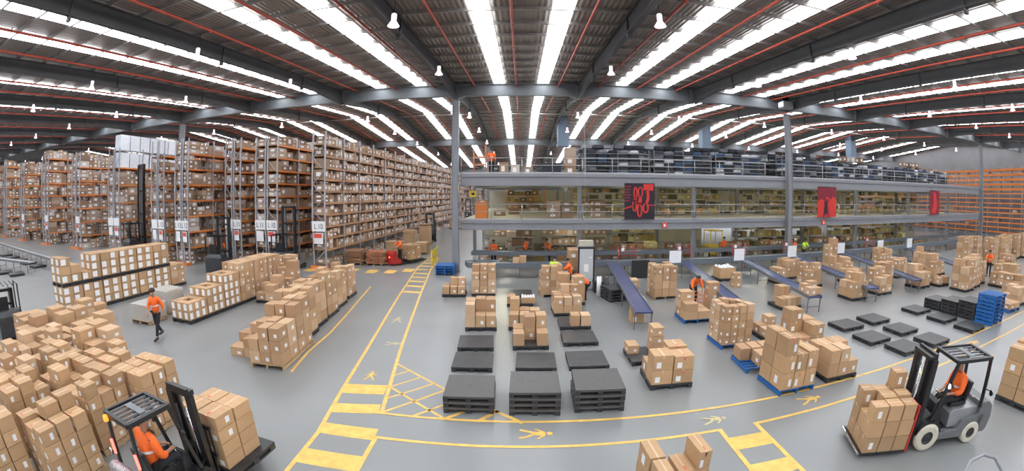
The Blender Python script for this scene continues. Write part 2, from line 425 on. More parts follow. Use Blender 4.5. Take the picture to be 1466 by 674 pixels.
m = MB(); poly(m, [(-4.57,8.66),(-3.43,8.85),(-3.49,9.38),(-4.60,9.2)]); poly(m, [(-4.38,7.67),(-3.24,7.90),(-3.34,8.33),(-4.46,8.11)])
poly(m, [(-4.27,6.76),(-3.0,6.80),(-3.03,7.25),(-4.31,7.2)]); poly(m, [(-4.22,5.63),(-2.97,5.70),(-2.99,6.2),(-4.24,6.14)]); poly(m, [(-4.22,4.6),(-2.97,4.6),(-2.97,5.1),(-4.22,5.1)]); mark(m)
m = MB(); strip(m, [(-2.98,6.95),(-2.95,4.3)], .1, z=.005); mark(m)
m = MB(); strip(m, [(-3.25,7.93),(6,7.9),(22,7.95),(40,8.0)], .085, z=.006); mark(m)
m = MB(); strip(m, [(-3.0,6.93),(4.32,6.95)], .085, z=.006); strip(m, [(5.2,6.94),(20,6.98),(40,7.1)], .085, z=.006); mark(m)
m = MB()
for a, b, ww in (((-3.66,10.82),(-1.2,8.8),.07),((-3.43,9.33),(-1.7,7.95),.07),((-3.53,10.0),(-3.15,10.4),.06),((-3.39,9.31),(-2.7,10.07),.06),((-3.31,8.63),(-2.28,9.72),.06),((-3.23,7.93),(-1.9,9.38),.07),((-2.47,7.91),(-1.8,8.6),.07),((-1.72,7.9),(-1.2,8.42),.1),((-.95,7.9),(-.5,8.4),.1),((-.7,8.5),(.06,7.86),.1)):
    strip(m, [a,b], ww, z=.004)
mark(m)
m = MB(); strip(m, [(4.30,6.98),(4.26,4.3)], .11, z=.007); strip(m, [(5.22,6.98),(5.22,4.3)], .11, z=.007)
poly(m, [(4.3,6.13),(5.22,6.08),(5.22,6.56),(4.3,6.6)]); poly(m, [(4.3,5.1),(5.22,5.1),(5.22,5.53),(4.3,5.58)]); mark(m)
m = MB(); strip(m, [(-8.2,20.5),(-7.28,15.2),(-6.93,12.97),(-6.79,11.0),(-6.5,9.4)], .085); mark(m)
m = MB()
for x, yy in ((-14.1,24.2),(-12.6,24.1),(-11.2,24.9),(-9.75,24.75),(-8.5,24.9),(-7.45,25.6)): poly(m, [(x-.35,yy-.55),(x+.35,yy-.55),(x+.35,yy+.55),(x-.35,yy+.55)])
mark(m)
def walker_sign(x, y, ang, s, mt='yellow'):
    """painted walking figure"""
    m = MB(); ca, sa = math.cos(ang), math.sin(ang)
    def T(u, v): return (x+s*(u*ca-v*sa), y+s*(u*sa+v*ca))
    poly(m, [T(.09*math.cos(t*PI/5),.86+.09*math.sin(t*PI/5)) for t in range(10)], z=.008)
    poly(m, [T(-.1,.42),(T(.08,.42)),T(.13,.74),T(-.09,.74)], z=.008)
    for a, b, ww in (((-.03,.44),(-.2,.02),.09),((.02,.44),(.17,.22),.09),((.17,.22),(.24,.0),.08),((-.07,.7),(-.24,.45),.06),((.1,.7),(.27,.52),.06)):
        strip(m, [T(*a),T(*b)], ww*s, z=.0085)
    return tag(m.build('floor_pictogram', M_[mt]), 'x', 'floor sign')
tag(walker_sign(-4.12,9.55,.1,.62), 'yellow painted walking figure just above the wide yellow crossing bars', 'floor sign')
tag(walker_sign(-4.9,14.7,.1,.75,'yel_fade'), 'small faded walking figure halfway along the pedestrian lane', 'floor sign')
tag(walker_sign(-4.55,12.4,-PI/2+.1,.6,'yel_fade'), 'worn sideways walking figure in the pedestrian lane', 'floor sign')
tag(walker_sign(-.02,7.43,-PI/2,.75), 'yellow lying walking figure in front of the middle black pallet stack', 'floor sign')
tag(walker_sign(6.85,7.42,-PI/2,.75), 'yellow lying walking figure in front of the blue pallet of large cartons', 'floor sign')
tag(walker_sign(15.6,7.4,-PI/2,.8), 'yellow walking figure beside the raised forklift guard, far right lane', 'floor sign')
tag(walker_sign(4.05,7.4,-PI/2,.65,'yel_fade'), 'nearly worn away walking figure above the right crossing', 'floor sign')

# ------------------------------------------------------------------ mezzanine
MX0, MX1, MY0, MY1 = -3.95, 52.6, 25.95, 50.
for nm, zt, zb in (('upper', 6.33, 5.58), ('lower', 3.33, 2.72)):
    struct(MB().box(MX0,MY0+.1,zt-.14,MX1,MY1,zt).build('mezzanine_deck', M_['beige']))
    m = MB(); m.box(MX0,MY0-.08,zt-.14,MX1,MY0+.1,zt+.02); m.box(MX0,MY0-.02,zb,MX1,MY0+.02,zt-.1); m.box(MX0,MY0-.1,zb,MX1,MY0+.12,zb+.04); m.box(MX0,MY0-.1,zt-.18,MX1,MY0+.12,zt-.14)
    struct(m.build('mezzanine_edge_beam', M_['steel_l']))
    for yb in (33.8, 41.9, 49.8): struct(MB().box(MX0,yb-.1,zb,MX1,yb+.1,zt-.15).build('mezzanine_cross_beam', M_['steel']))
jm = MB(); jm.box(-.06,MY0+.13,-.25,.06,MY1-.3,0); jme = jm.mesh('deck_joist', M_['steel'], fixn=True)
for zt in (6.18, 3.18):
    for i in range(28):
        o = link('deck_joist', jme); o.location = (-3.2+i*2.03,0,zt-.01); struct(o)
cm = MB(); cm.box(-.13,-.13,0,-.11,.13,5.58); cm.box(.11,-.13,0,.13,.13,5.58); cm.box(-.13,-.01,0,.13,.01,5.58); cme = cm.mesh('mezzanine_column', M_['steel_l'], fixn=True)
for i in (0,1,2,3,4,5,6):
    for yy in (26.05, 33.8, 41.9):
        if yy < 27 and i in (0,3,7): continue
        o = link('mezzanine_column', cme); o.location = (-4.3+.35*(i==0)+8.1*i+.02,yy+ (0 if yy>27 else 0),0); struct(o)
def railing(z, label, posts, toe):
    t = thing('guard_rail', label, 'railing', (0,MY0,z+.03))
    for h, r in ((1.02,.024),(.55,.02)):
        MB().ring((MX0,0,h),(MX1,0,h),r,n=8).build('top_rail' if h > 1 else 'knee_rail', M_['galv'], t)
    MB().box(MX0,-.01,0,MX1,.01,.1).build('toe_board', M_['galv'], t)
    pm_ = MB().ring((0,0,0),(0,0,1.02),.024,n=8).mesh('rail_post', M_['galv'])
    for x in posts:
        o = link('rail_post', pm_, t); o.location.x = x
railing(6.33, 'galvanised guard rail along the upper mezzanine edge', [-3.9+i*1.98 for i in range(29)], 1)
railing(3.33, 'galvanised guard rail along the lower mezzanine edge behind the red banners', [-3.9+i*1.98 for i in range(29)], 1)
# banners: plain abstract prints
def banner(x0, x1, z0, z1, label, kind):
    t = thing('banner', label, 'banner', (x0,MY0-.3,z0)); W, Hh = x1-x0, z1-z0
    MB().box(0,0,0,W,.02,Hh).build('cloth', M_['bannerblk' if kind == 0 else ('bannerred' if kind == 1 else 'bannerdk')], t)
    MB().ring((0,.01,Hh),(W,.01,Hh),.03,n=8).build('hanging_bar', M_['blacksteel'], t)
    p = MB(); q = -.006
    def blob(pts, mi=0): 
        k = len(p.v); p.v += [(u*W, q, v*Hh) for u, v in pts]; p.f.append(tuple(range(k,k+len(pts)))); p.m.append(mi); p.sm.append(False)
    def stroke(pts, w_):
        for (a,b),(c,d) in zip(pts,pts[1:]):
            dx, dz = (c-a)*W, (d-b)*Hh; l = math.hypot(dx,dz); nx, nz = -dz/l*w_/2, dx/l*w_/2
            k = len(p.v); A, B = (a*W,b*Hh), (c*W,d*Hh)
            p.v += [(A[0]-nx,q,A[1]-nz),(B[0]-nx,q,B[1]-nz),(B[0]+nx,q,B[1]+nz),(A[0]+nx,q,A[1]+nz)]; p.f.append((k,k+1,k+2,k+3)); p.m.append(0); p.sm.append(False)
    if kind == 0:
        blob([(.62,.82),(.95,.80),(.97,.99),(.62,.99)])
        for cx_, cz, rx, rz_, ww in ((.36,.74,.05,.16,.09),(.52,.76,.07,.14,.09),(.33,.38,.06,.15,.1),(.50,.26,.07,.18,.11),(.70,.32,.08,.13,.11)):
            stroke([(cx_+rx*math.cos(a*PI/6),cz+rz_*math.sin(a*PI/6)) for a in range(13)], ww)
        stroke([(.36,.6),(.34,.5)],.2); stroke([(.52,.62),(.50,.42)],.22); stroke([(.76,.8),(.78,.6),(.72,.44)],.2); stroke([(0,.3),(.3,.38)],.08); stroke([(.8,.4),(1,.39)],.05)
        p.build('print', M_['bannerred'], t)
        for i in range(5): p2 = MB().box(.02,-.004,Hh*(.55+.08*i),W*.22,-.001,Hh*(.58+.08*i))
        g = MB()
        for i in range(6): g.box(.02,-.004,Hh*(.5+.08*i),W*(.16+.03*(i%3)),-.001,Hh*(.535+.08*i))
        g.build('faded_print', M_['bannerdk'], t)
    elif kind == 1:
        blob([(0,.5),(.2,.62),(.35,.55),(.5,.7),(.68,.58),(.85,.7),(1,.6),(1,1),(0,1)])
        blob([(.28,0),(.4,0),(.46,.25),(.52,0),(.64,0),(.56,.42),(.6,.6),(.34,.6),(.38,.42)])
        p.build('print', M_['bannerdk'], t)
        MB().box(W*.36,-.012,Hh*.1,W*.5,-.008,Hh*.52).build('dark_print', M_['bannerblk'], t)
    else:
        blob([(.2,.1),(.6,.05),(.75,.4),(.6,.9),(.35,.95),(.4,.5)]); p.build('print', M_['bannerred'], t)
banner(6.75,8.85,3.4,5.75,'large black banner with red looping print hung on the lower rail','0' and 0)
banner(23.0,25.15,3.4,5.75,'bright red banner with dark figure, between the tall columns',1)
banner(39.8,41.8,3.4,5.75,'dark red banner hung farthest along the lower mezzanine rail',2)
for x, lab in ((9.65,'small red square sign on the lower mezzanine beam, right of the black banner'),(23.9,'small red square sign on the lower mezzanine beam under the red banner')):
    t = thing('wall_sign', lab, 'sign', (x,MY0-.13,2.95)); MB().box(-.18,0,-.14,.18,.012,.2).build('plate', M_['signred'], t); MB().box(-.07,-.006,-.06,.07,-.001,.1).build('symbol', M_['label'], t)
# cooling ducts hanging beyond the mezzanine front
for x, lab in ((4.4,'central bay'),(20.7,'middle right bay'),(44.4,'far right bay')):
    t = thing('ceiling_duct', 'blue grey square duct dropping from the roof in the %s' % lab, 'duct', (x,42.,0))
    MB().box(-.55,-.55,10.4,.55,.55,zr(42)-.02).build('shaft', M_['duct'], t); MB().box(-.62,-.62,10.05,.62,.62,10.4).build('grille_box', M_['duct'], t)
    MB().box(-.5,-.5,10.03,.5,.5,10.05).build('grille', M_['black'], t)
t = thing('roof_heater_unit', 'pale box unit beside the girder above the right tall column', 'heater', (19.2,24.6,11.3)); MB().box(-.45,-.3,0,.45,.3,.5).build('casing', M_['galv'], t)
MB().box(-.5,-.32,.08,-.46,.32,.45).build('louvre', M_['white'], t); MB().box(-.3,-.02,.5,.3,.02,1.0).build('hanger', M_['blacksteel'], t)
tag(MB().ring((4.0,24.9,1.),(4.0,24.9,11.4),.012,n=6).build('power_drop_cable', M_['galv']), 'thin vertical drop cable hanging from the girder to the tall cabinet', 'cable')

# fluorescent battens under the decks
def batten(x, y, z, lab, g):
    t = thing('batten_light', lab, 'lamp', (x,y,z), 0, g); MB().box(-.75,-.06,0,.75,.06,.05).build('casing', M_['white'], t); MB().ring((-.7,0,-.03),(.7,0,-.03),.03,n=8).build('fluorescent_tube', M_['tube'], t); return t
b0 = None
for z, lv in ((5.85,'upper'),(2.85,'lower')):
    for yy in (28.5, 31.5, 37.5, 45.):
        for i in range(10):
            lab = 'fluorescent batten light under the %s mezzanine deck' % lv
            x = -1.5+i*5.4
            if b0 is None: b0 = o = batten(x,yy,z,lab,'batten lights under the decks')
            else: o = copy_tree(b0)
            o.location = (x,yy,z); tag(o, lab, 'lamp', 'batten lights under the %s deck' % lv)

# ------------------------------------------------------------------ cartons that are beyond counting: one heap object
HEAP = MB(); OCH = MB()
def heapbox(x, y, z, w_, d, h, rz=0., M=None): (M or HEAP).cbox((x,y,z+h/2),(w_,d,h),rz)

# ------------------------------------------------------------------ pallet racks on the left
SL = .05
def rack(px, py, width, length, hgt, lev, label, nframes=30, frontloads=True, sign=None, fill=.92, base=True, beamm='orange', goods_to=99., small=False):
    """px,py: front right foot; the row runs away along +Y leaning SL to +X"""
    ang = math.atan(SL); t = thing('pallet_rack', label, 'rack', (px,py,0), -ang)
    fm = MB()
    for x in (-.05, -width+.05):
        fm.box(x-.05,-.04,0,x+.05,.04,hgt)
        if width > 1.6: fm.box(-width/2+ (0.06 if x > -.1 else -.16),-.04,0,-width/2+(.16 if x > -.1 else -.06),.04,hgt)
    z = .4; s = 1
    spans = [(-width+.1,-.1)] if width < 1.6 else [(-width+.1,-width/2-.14),(-width/2+.14,-.1)]
    while z < hgt-.9:
        for a, b in spans: fm.beam((a if s > 0 else b,0,z),(b if s > 0 else a,0,z+.85),.05,.04)
        z += .9; s = -s
    fme = fm.mesh('upright_frame', M_['upright'], fixn=True); bay = 2.75; nbay = int(length/bay)
    for i in range(nbay+1):
        o = link('upright_frame', fme, t); o.location.y = i*bay
    bm_ = MB(); 
    for x in ([-.04,-width+.04] if width < 1.6 else [-.04,-width/2+.1,-width/2-.1,-width+.04]): bm_.box(x-.03,0,-.12,x+.03,nbay*bay,0)
    bme = bm_.mesh('shelf_beam', M_[beamm], fixn=True)
    dk = MB().box(-width+.08,0,-.03,-.08,nbay*bay,.005).mesh('shelf_deck', M_['wood'], fixn=True)
    ca, sa = math.cos(-ang), math.sin(-ang)
    def W(u, v): return (px+u*ca-v*sa, py+u*sa+v*ca)
    z = 0.; nl = 0
    while z < hgt-.25:
        if z > .1:
            o = link('shelf_beam', bme, t); o.location.z = z
            o = link('shelf_deck', dk, t); o.location.z = z
        clear = min(lev, hgt+.75-z)-.12
        if z > goods_to: z += lev; continue
        for b in range(nbay):
            if py+b*bay > 70 and rng.random() < .4: continue
            v = b*bay+.08
            while v < b*bay+bay-.3:
                wd = rng.choice((.3,.36,.42,.5,.62) if small else (.42,.5,.6,.8,1.1)); wd = min(wd, b*bay+bay-.08-v)
                if wd < .25: break
                if rng.random() < fill:
                    top = z+.01; cap = clear*rng.uniform(.55,1.)
                    nst = 1 if cap < .5 else rng.choice((1,2,2)) if cap < .9 else rng.choice((2,3))
                    hh = cap/nst; dep = rng.uniform(.75,1.0)
                    for q in range(nst):
                        X, Y = W(-.1-dep/2+rng.uniform(-.0,.04), v+wd/2)
                        heapbox(X,Y,top+q*hh,wd-.02,0,0) if False else HEAP.cbox((X,Y,top+q*hh+hh/2-.005),(dep,wd-.02,hh-.01),-ang)
                        if b == 0 and width > 1.6:
                            X2, Y2 = W(-width+.1+dep/2, v+wd/2); HEAP.cbox((X2,Y2,top+q*hh+hh/2-.005),(dep,wd-.02,hh-.01),-ang)
                v += wd
        z += lev if z > .1 else max(lev, 1.3)
        nl += 1
    if base:
        m = MB()
        m.box(-width-.03,-.42,0,.03,-.34,.22); m.box(-width-.03,-.42,0,-width+.03,.05,.22); m.box(-.03,-.42,0,.03,.05,.22); m.build('end_guard', M_['orange'], t)
    if sign:
        for k_, (sx, wsg, txt) in enumerate(sign):
            pl = MB().box(sx,-.075,2.55,sx+wsg,-.055,3.25).build('aisle_sign', M_['label'], t)
            if txt:
                cu = bpy.data.curves.new('aisle_text', 'FONT'); cu.body = txt; cu.size = .52; cu.extrude = .004; cu.align_x = 'CENTER'
                cu.materials.append(M_['signtxt']); to = bpy.data.objects.new('t', cu); me_ = bpy.data.meshes.new_from_object(to); bpy.data.objects.remove(to)
                o = link('aisle_lettering', me_, pl); o.location = (sx+wsg/2,-.08,2.72); o.rotation_euler = (PI/2,0,0); o.scale = (.8,1,1)
            MB().box(sx+.12,-.07,1.7,sx+wsg-.2,-.055,2.45).build('notice', M_['label'], t)
            MB().box(sx+.15,-.073,2.1,sx+wsg-.28,-.0705,2.4).build('red_notice', M_['signred'], t) if k_ == 0 else None
    return t
rack(-13.15,24.9,1.1,88,9.35,.8,'nearest tall pallet rack facing the open aisle, signed L 10',beamm='beamdull',small=True,sign=[(-1.1,1.08,'L 10')])
rack(-17.2,25.0,2.2,55,9.3,.92,'double pallet rack second from the open aisle, signed L 10 and L 11',sign=[(-1.08,1.0,'L 10'),(-2.2,1.0,'L 11')])
rack(-20.75,25.0,1.75,50,9.4,.92,'pallet rack third from the open aisle, signed L 11 and L 12',sign=[(-.86,.84,'L 11'),(-1.72,.8,'12')],fill=.72)
rack(-24.0,22.4,1.7,44,9.3,1.15,'pallet rack in front of the far left tall column, signed L 12 and L 13',sign=[(-.85,.82,'L 12'),(-1.68,.8,'L 13')],fill=.72)
rack(-27.2,22.6,1.9,44,9.4,1.15,'pallet rack just left of the far left tall column, white end notices',goods_to=7.6,sign=[(-.9,.82,'L 13'),(-1.8,.8,None)],fill=.8)
rack(-34.6,23.0,2.2,40,9.4,1.53,'pallet rack carrying rows of white wrapped goods on top',goods_to=7.,sign=[(-1.08,1.0,None),(-2.2,1.0,None)],fill=.9)
rack(-42.9,23.1,2.2,40,9.6,1.35,'pallet rack left of the white wrapped goods, orange floor guard',sign=[(-1.08,1.0,None)],fill=.95)
rack(-51.0,22.8,2.2,38,9.9,1.35,'pallet rack third from the left photo edge',sign=[(-1.08,1.0,None)],fill=.95)
rack(-59.6,22.8,2.2,38,9.6,1.35,'pallet rack second from the left photo edge',sign=[(-1.08,1.0,None)],fill=.95)
rack(-68.2,23.0,2.2,38,9.8,1.35,'pallet rack at the left photo edge',fill=.95)
rack(-77.5,23.0,2.2,38,9.8,1.35,'farthest left pallet rack, partly outside the photo',fill=.95)
# white wrapped loads on the two top levels of the sixth rack
wl = MB(); wl.box(-.5,-.55,0,.5,.55,1.12); 
for i in range(5): wl.box(-.515,-.55+.22*i,0.02,.515,-.54+.22*i,1.1)
wlm = wl.mesh('wrapped_load', M_['whitewrap'], fixn=True)
for lv, z in enumerate((7.657, 9.187)):
    for i in range(12):
        o = link('wrapped_load', wlm); y_ = 23.65+i*1.2
        o.location = (-34.6-.62+SL*(y_-23.0), y_, z); o.rotation_euler.z = -math.atan(SL); o.scale.z = 1.22 if lv else 1.18
        tag(o, 'white wrapped goods, %s, %s from the aisle end' % (('top row of the tall rack','row below the top of the tall rack')[lv], ordn[i]), 'wrapped load', 'white wrapped goods on the rack')
# empty orange racking along the right wall
def orange_rack():
    t = thing('pallet_rack', 'mostly empty orange racking along the far right wall', 'rack', (62.,0,0))
    fr = MB(); fr.box(0,-.05,0,.1,.05,9.3); fr.box(1.1,-.05,0,1.2,.05,9.3)
    z = .3
    while z < 8.4: fr.beam((.1,0,z),(1.1,0,z+.8),.04,.04); z += .85
    fme = fr.mesh('upright_frame', M_['upright'], fixn=True)
    for i in range(26): o = link('upright_frame', fme, t); o.location.y = 12.+i*1.9
    z = .9; i = 0
    while z < 9.3:
        th = .14 if z < 6 else .3
        MB().box(-.03,11.9,z-th,.03,59.6,z).box(1.17,11.9,z-th,1.23,59.6,z).build('shelf_beam', M_['orange'], t)
        if i % 2 or z > 6: MB().box(.03,11.9,z-.05,1.17,59.6,z-.02).build('shelf_deck', M_['orange'], t)
        z += .62; i += 1
orange_rack()
for i in range(16):
    y_ = 14+i*2.7+rng.uniform(-.4,.4); z = rng.choice((.9,1.52,2.14,2.76,3.38))
    heapbox(62.6,y_,z+.01,.8,.9,.42)

# ------------------------------------------------------------------ goods on and under the mezzanine
def shelving(x0, x1, y, z0, levels, gap, lab, fillM, mt='upright', p=.9, dep=.9, hi=.85, wr=(.35,.9)):
    t = thing('storage_shelf', lab, 'shelf', (x0,y,z0)); n_ = max(1, round((x1-x0)/(1.5 if 3 < z0 < 4 else 2.4))); bw = (x1-x0)/n_; top = levels*gap
    fr = MB(); fr.box(-.03,0,0,.03,.06,top+.1); fr.box(-.03,dep-.06,0,.03,dep,top+.1); fr.beam((0,.03,.2),(0,dep-.03,top-.1),.03,.03)
    fme = fr.mesh('upright_frame', M_[mt], fixn=True)
    for i in range(n_+1): o = link('upright_frame', fme, t); o.location.x = i*bw
    sh = MB().box(0,.0,-.05,x1-x0,dep,0).mesh('shelf_board', M_[mt], fixn=True)
    for l in range(levels):
        zz = .12+l*gap; o = link('shelf_board', sh, t); o.location.z = zz
        if fillM is None: continue
        x = .08
        while x < x1-x0-.3:
            wd = rng.uniform(*wr)
            if x+wd > x1-x0-.05: break
            if rng.random() < p: fillM.cbox((x0+x+wd/2,y+dep/2,z0+zz+.005+gap*hi*.5*(q:=rng.uniform(.5,1))),(wd-.03,dep*.9,gap*hi*q))
            x += wd
    return t
# ground level behind the conveyors
shelving(-3.,1.2,31.5,0,3,.78,'low storage shelf of cartons under the mezzanine, leftmost',HEAP)
shelving(1.6,7.6,32.6,0,3,.8,'storage shelf of labelled cartons behind the tall cabinet',HEAP,hi=.8,wr=(.4,.6))
shelving(8.,12.2,34.5,0,3,.8,'storage shelf of ochre goods under the mezzanine behind the white board',OCH)
shelving(21.,33.,35.5,0,3,.8,'long dark storage shelf under the mezzanine right of the tall column',OCH)
shelving(33.5,50.,34.8,0,3,.8,'long storage shelf at the far right under the mezzanine',OCH)
struct(MB().box(-3.9,41.5,0,20.,41.6,2.7).build('wall_partition', M_['beige']))
# lower mezzanine level goods
shelving(-1.6,2.6,45.,3.34,3,.75,'ochre storage shelf far back on the lower mezzanine, left opening',OCH,'orange')
shelving(4.6,19.6,36.,3.34,4,.58,'long shelf of ochre goods on the lower mezzanine behind the black banner',OCH)
shelving(20.6,36.,35.5,3.34,4,.58,'long shelf of ochre goods on the lower mezzanine behind the red banner',OCH)
shelving(36.5,51.,34.8,3.34,4,.58,'long shelf of mixed goods at the right end of the lower mezzanine',OCH)
shelving(5.2,19.,31.8,3.34,1,.5,'low shelf of goods near the rail behind the black banner',OCH,p=.5)
shelving(20.5,44.,31.5,3.34,1,.5,'low shelf of goods near the rail behind the red banner',OCH,p=.5)
struct(MB().box(-3.9,49.6,3.34,52.,49.7,5.5).build('wall_partition', M_['beige']))
# garment shelving on the upper deck
gb = MB(); gb.prism([(-.3,0),(.3,0),(.36,.06),(.34,.17),(.22,.235),(-.2,.22),(-.34,.16),(-.36,.05)], 'y', -.4, .4)
gmat = [('dark', M_['cloth_d']), ('navy', mat('navy_cloth', (.022,.03,.055), .7)), ('grey', mat('grey_cloth', (.16,.17,.2), .7)), ('white', mat('pale_cloth', (.55,.56,.6), .7)), ('dark', M_['cloth_d']), ('black', mat('black_cloth', (.012,.012,.016), .7)), ('dark', M_['cloth_d']), ('blue', mat('blue_cloth', (.03,.07,.16), .7))]
gms = []
for nm, mt in gmat:
    g_ = MB(); g_.v = list(gb.v); g_.f = list(gb.f); g_.m = list(gb.m); g_.sm = [True]*len(gb.f); gms.append((nm, g_.mesh('garment_bundle', mt, fixn=True)))
gi = 0
for s_, (xa, xb, lv, lab) in enumerate(((4.5,9.1,6,'first bay group right of the tall brown boxes'),(9.5,14.1,6,'second bay group'),(14.5,19.1,6,'third bay group, left of the tall column'),(20.8,25.4,6,'just right of the tall column'),(25.8,30.4,5,'above the red banner'),(30.8,35.4,5,'under the far duct'),(35.8,41.,5,'beyond the far duct'),(41.4,47.,5,'at the right end of the deck'))):
    shelving(xa,xb,27.6,6.34,lv,.29,'garment shelf on the upper deck, %s' % lab,None,'steel')
    for l in range(lv):
        nx_ = int((xb-xa)/.78)
        for i in range(nx_):
            if gi >= 298: break
            nm, me = rng.choice(gms); o = link('garment_bundle', me); gi += 1
            o.location = (xa+.4+i*.78+rng.uniform(-.02,.02), 28.05, 6.34+.122+l*.29)
            tag(o, '%s folded garment bundle on the upper deck shelves' % nm, 'garment bundle', '%s garment bundles on the upper deck' % nm)
# tall cartons and odd goods on the upper deck left part
for z in range(3): heapbox(3.35,27.3,6.34+z*.62,.75,.8,.6)
for x, hh in ((-1.2,.9),(-.4,.75),(.5,.6)): heapbox(x,28.,6.34,.6,.6,hh)
for x in (42,43.2,44.6,45.8,47,48.2): heapbox(x,29.8,6.34,.9,.9,1.9)
tag(MB().box(1.4,27.0,6.34,2.7,27.9,7.15).build('storage_bin', M_['cloth_d']), 'dark fabric covered bin on the upper deck, left of tall brown boxes', 'bin')
tag(MB().ring((-3.2,27.,6.34),(-3.2,27.,8.0),.05,n=8).ring((-2.4,27.,6.34),(-2.4,27.,8.6),.05,n=8).box(-3.2,26.97,7.0,-2.4,27.03,7.1).box(-3.2,26.97,7.5,-2.4,27.03,7.6).build('loading_gate', M_['orange']), 'orange steel loading gate on the upper deck beside the tall column', 'gate')
tag(MB().box(-3.1,26.9,3.36,-2.3,27.8,4.5).build('crate', M_['orange']), 'orange crate on the lower mezzanine beside the tall column', 'crate')
for x, y_ in ((2.3,28.6),(3.3,28.6),(5.6,29.),(5.9,30.)):
    for q in range(3): heapbox(x,y_,3.35+q*.4,.85,.8,.38)

# more garment bundles in the rows behind: beyond counting
gm_ = MB()
for row, yy in enumerate((29.6,31.4,33.2)):
    for i in range(54):
        x = 4.9+i*.8
        for l in range((8,7,8)[row] if x < 26 else 6):
            if rng.random() < .9: gm_.cbox((x,yy,6.34+.2+l*.29+(.14 if row else 0)),(.7,.8,.24),rng.uniform(-.05,.05))
    for l in range(6): gm_.box(4.5,yy-.4,6.34+.045+l*.29,47.8,yy+.4,6.34+.07+l*.29,1)
o = gm_.build('garment_stock',[M_['garmix'],M_['steel']],uv=True,fixn=False); o['kind'] = 'stuff'; tag(o,'mass of dark folded garments on the shelves further back on the upper deck','garments')
for x, yy in ((-4.,.0),):
    pass
for i, x in enumerate((21.6,22.3,30.,31.2,32.5,40.,41.3,42.6)): heapbox(x,29.6,6.34+1.9,.55,.7,.5)

# odd goods on the lower deck's open left bay and at ground level behind the conveyors
for x, yy, w_, d, n_ in ((-2.9,30.2,.8,.8,2),(-1.7,32.,.9,.8,1),(-.6,34.5,.9,.9,1),(2.6,31.2,.7,.7,3),(-3.2,34.,.8,.8,3),(1.2,39.,.9,.9,2),(3.1,37.,.9,.9,2)):
    for q in range(n_): heapbox(x,yy,3.34+q*.42,w_,d,.4)
for i in range(34):
    x = -3.+i*1.5+rng.uniform(-.3,.3); yy = rng.uniform(29.9,31.)
    for q in range(rng.choice((1,1,2,2,3))): heapbox(x,yy,q*.42+.005,rng.uniform(.6,.95),.8,.41,0,rng.choice((None,OCH)))

tag(MB().box(5.6,33.,4.1,7.6,34.,4.5).build('covered_goods', mat('blue_tarpaulin',(.02,.03,.22),.6)), 'dark blue covered goods on the lower mezzanine left of the black banner', 'goods') if False else None
t = thing('wall_sign','small yellow square sign by the tall column on the lower mezzanine','sign',(-3.2,26.6,5.05)); MB().box(-.22,0,-.2,.22,.02,.2).build('plate',M_['yelsteel'],t); MB().box(-.1,-.006,-.08,.1,0,.08).build('symbol',M_['blacksteel'],t)
M_['duct_l'] = mat('cabinet_door_paint', (.50,.53,.55), .4)
# ------------------------------------------------------------------ pallets
def pallet_parts(kind):
    if kind in ('black','worn'):      # solid topped plastic pallet, skids underneath
        d = MB(); d.box(0,0,.115,1.165,1.165,.15); d.box(0,0,.095,.03,1.165,.115); d.box(1.135,0,.095,1.165,1.165,.115); d.box(.03,0,.095,1.135,.03,.115); d.box(.03,1.135,.095,1.135,1.165,.115)
        for i in range(4): d.box(.28+.2*i,.575,.15,.30+.2*i,.59,.152)
        d.ring((.58,.58,.15),(.58,.58,.153),.045,n=10)
        s = MB(); s.box(0,0,0,.12,1.165,.03)
        for y in (0,.5,1.005): s.box(0,y,.03,.12,y+.16,.112)
        s.box(0,.06,.03,.12,1.105,.1) if False else None
        d.box(.05,.07,.035,1.115,1.095,.112,1)  # added dark inset block stands in for the shaded recess under the deck
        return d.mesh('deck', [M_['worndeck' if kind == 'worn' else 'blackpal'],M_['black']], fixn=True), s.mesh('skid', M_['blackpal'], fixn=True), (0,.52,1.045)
    mt = M_['blue' if kind == 'blue' else 'wood']
    d = MB()
    for i in range(7): d.box(0,.0+i*.1775,.125,1.165,.1+i*.1775,.145)
    s = MB(); s.box(0,0,.022,.06,1.165,.122)
    s.box(0,0,0,.06,.1,.022); s.box(0,.53,0,.06,.63,.022); s.box(0,1.06,0,.06,1.165,.022)
    return d.mesh('top_boards', mt, fixn=True), s.mesh('bearer', mt, fixn=True), (0,.55,1.105)
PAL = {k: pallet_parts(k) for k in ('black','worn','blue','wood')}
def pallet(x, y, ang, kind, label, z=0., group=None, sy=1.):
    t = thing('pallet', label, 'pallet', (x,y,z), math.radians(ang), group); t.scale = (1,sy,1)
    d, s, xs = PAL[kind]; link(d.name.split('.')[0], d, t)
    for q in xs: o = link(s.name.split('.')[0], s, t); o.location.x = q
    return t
KN_ = {'black':'black plastic', 'worn':'worn black plastic', 'blue':'blue', 'wood':'wooden'}
CART = []
TN = ['bottom','second','third','fourth','fifth','sixth','seventh']
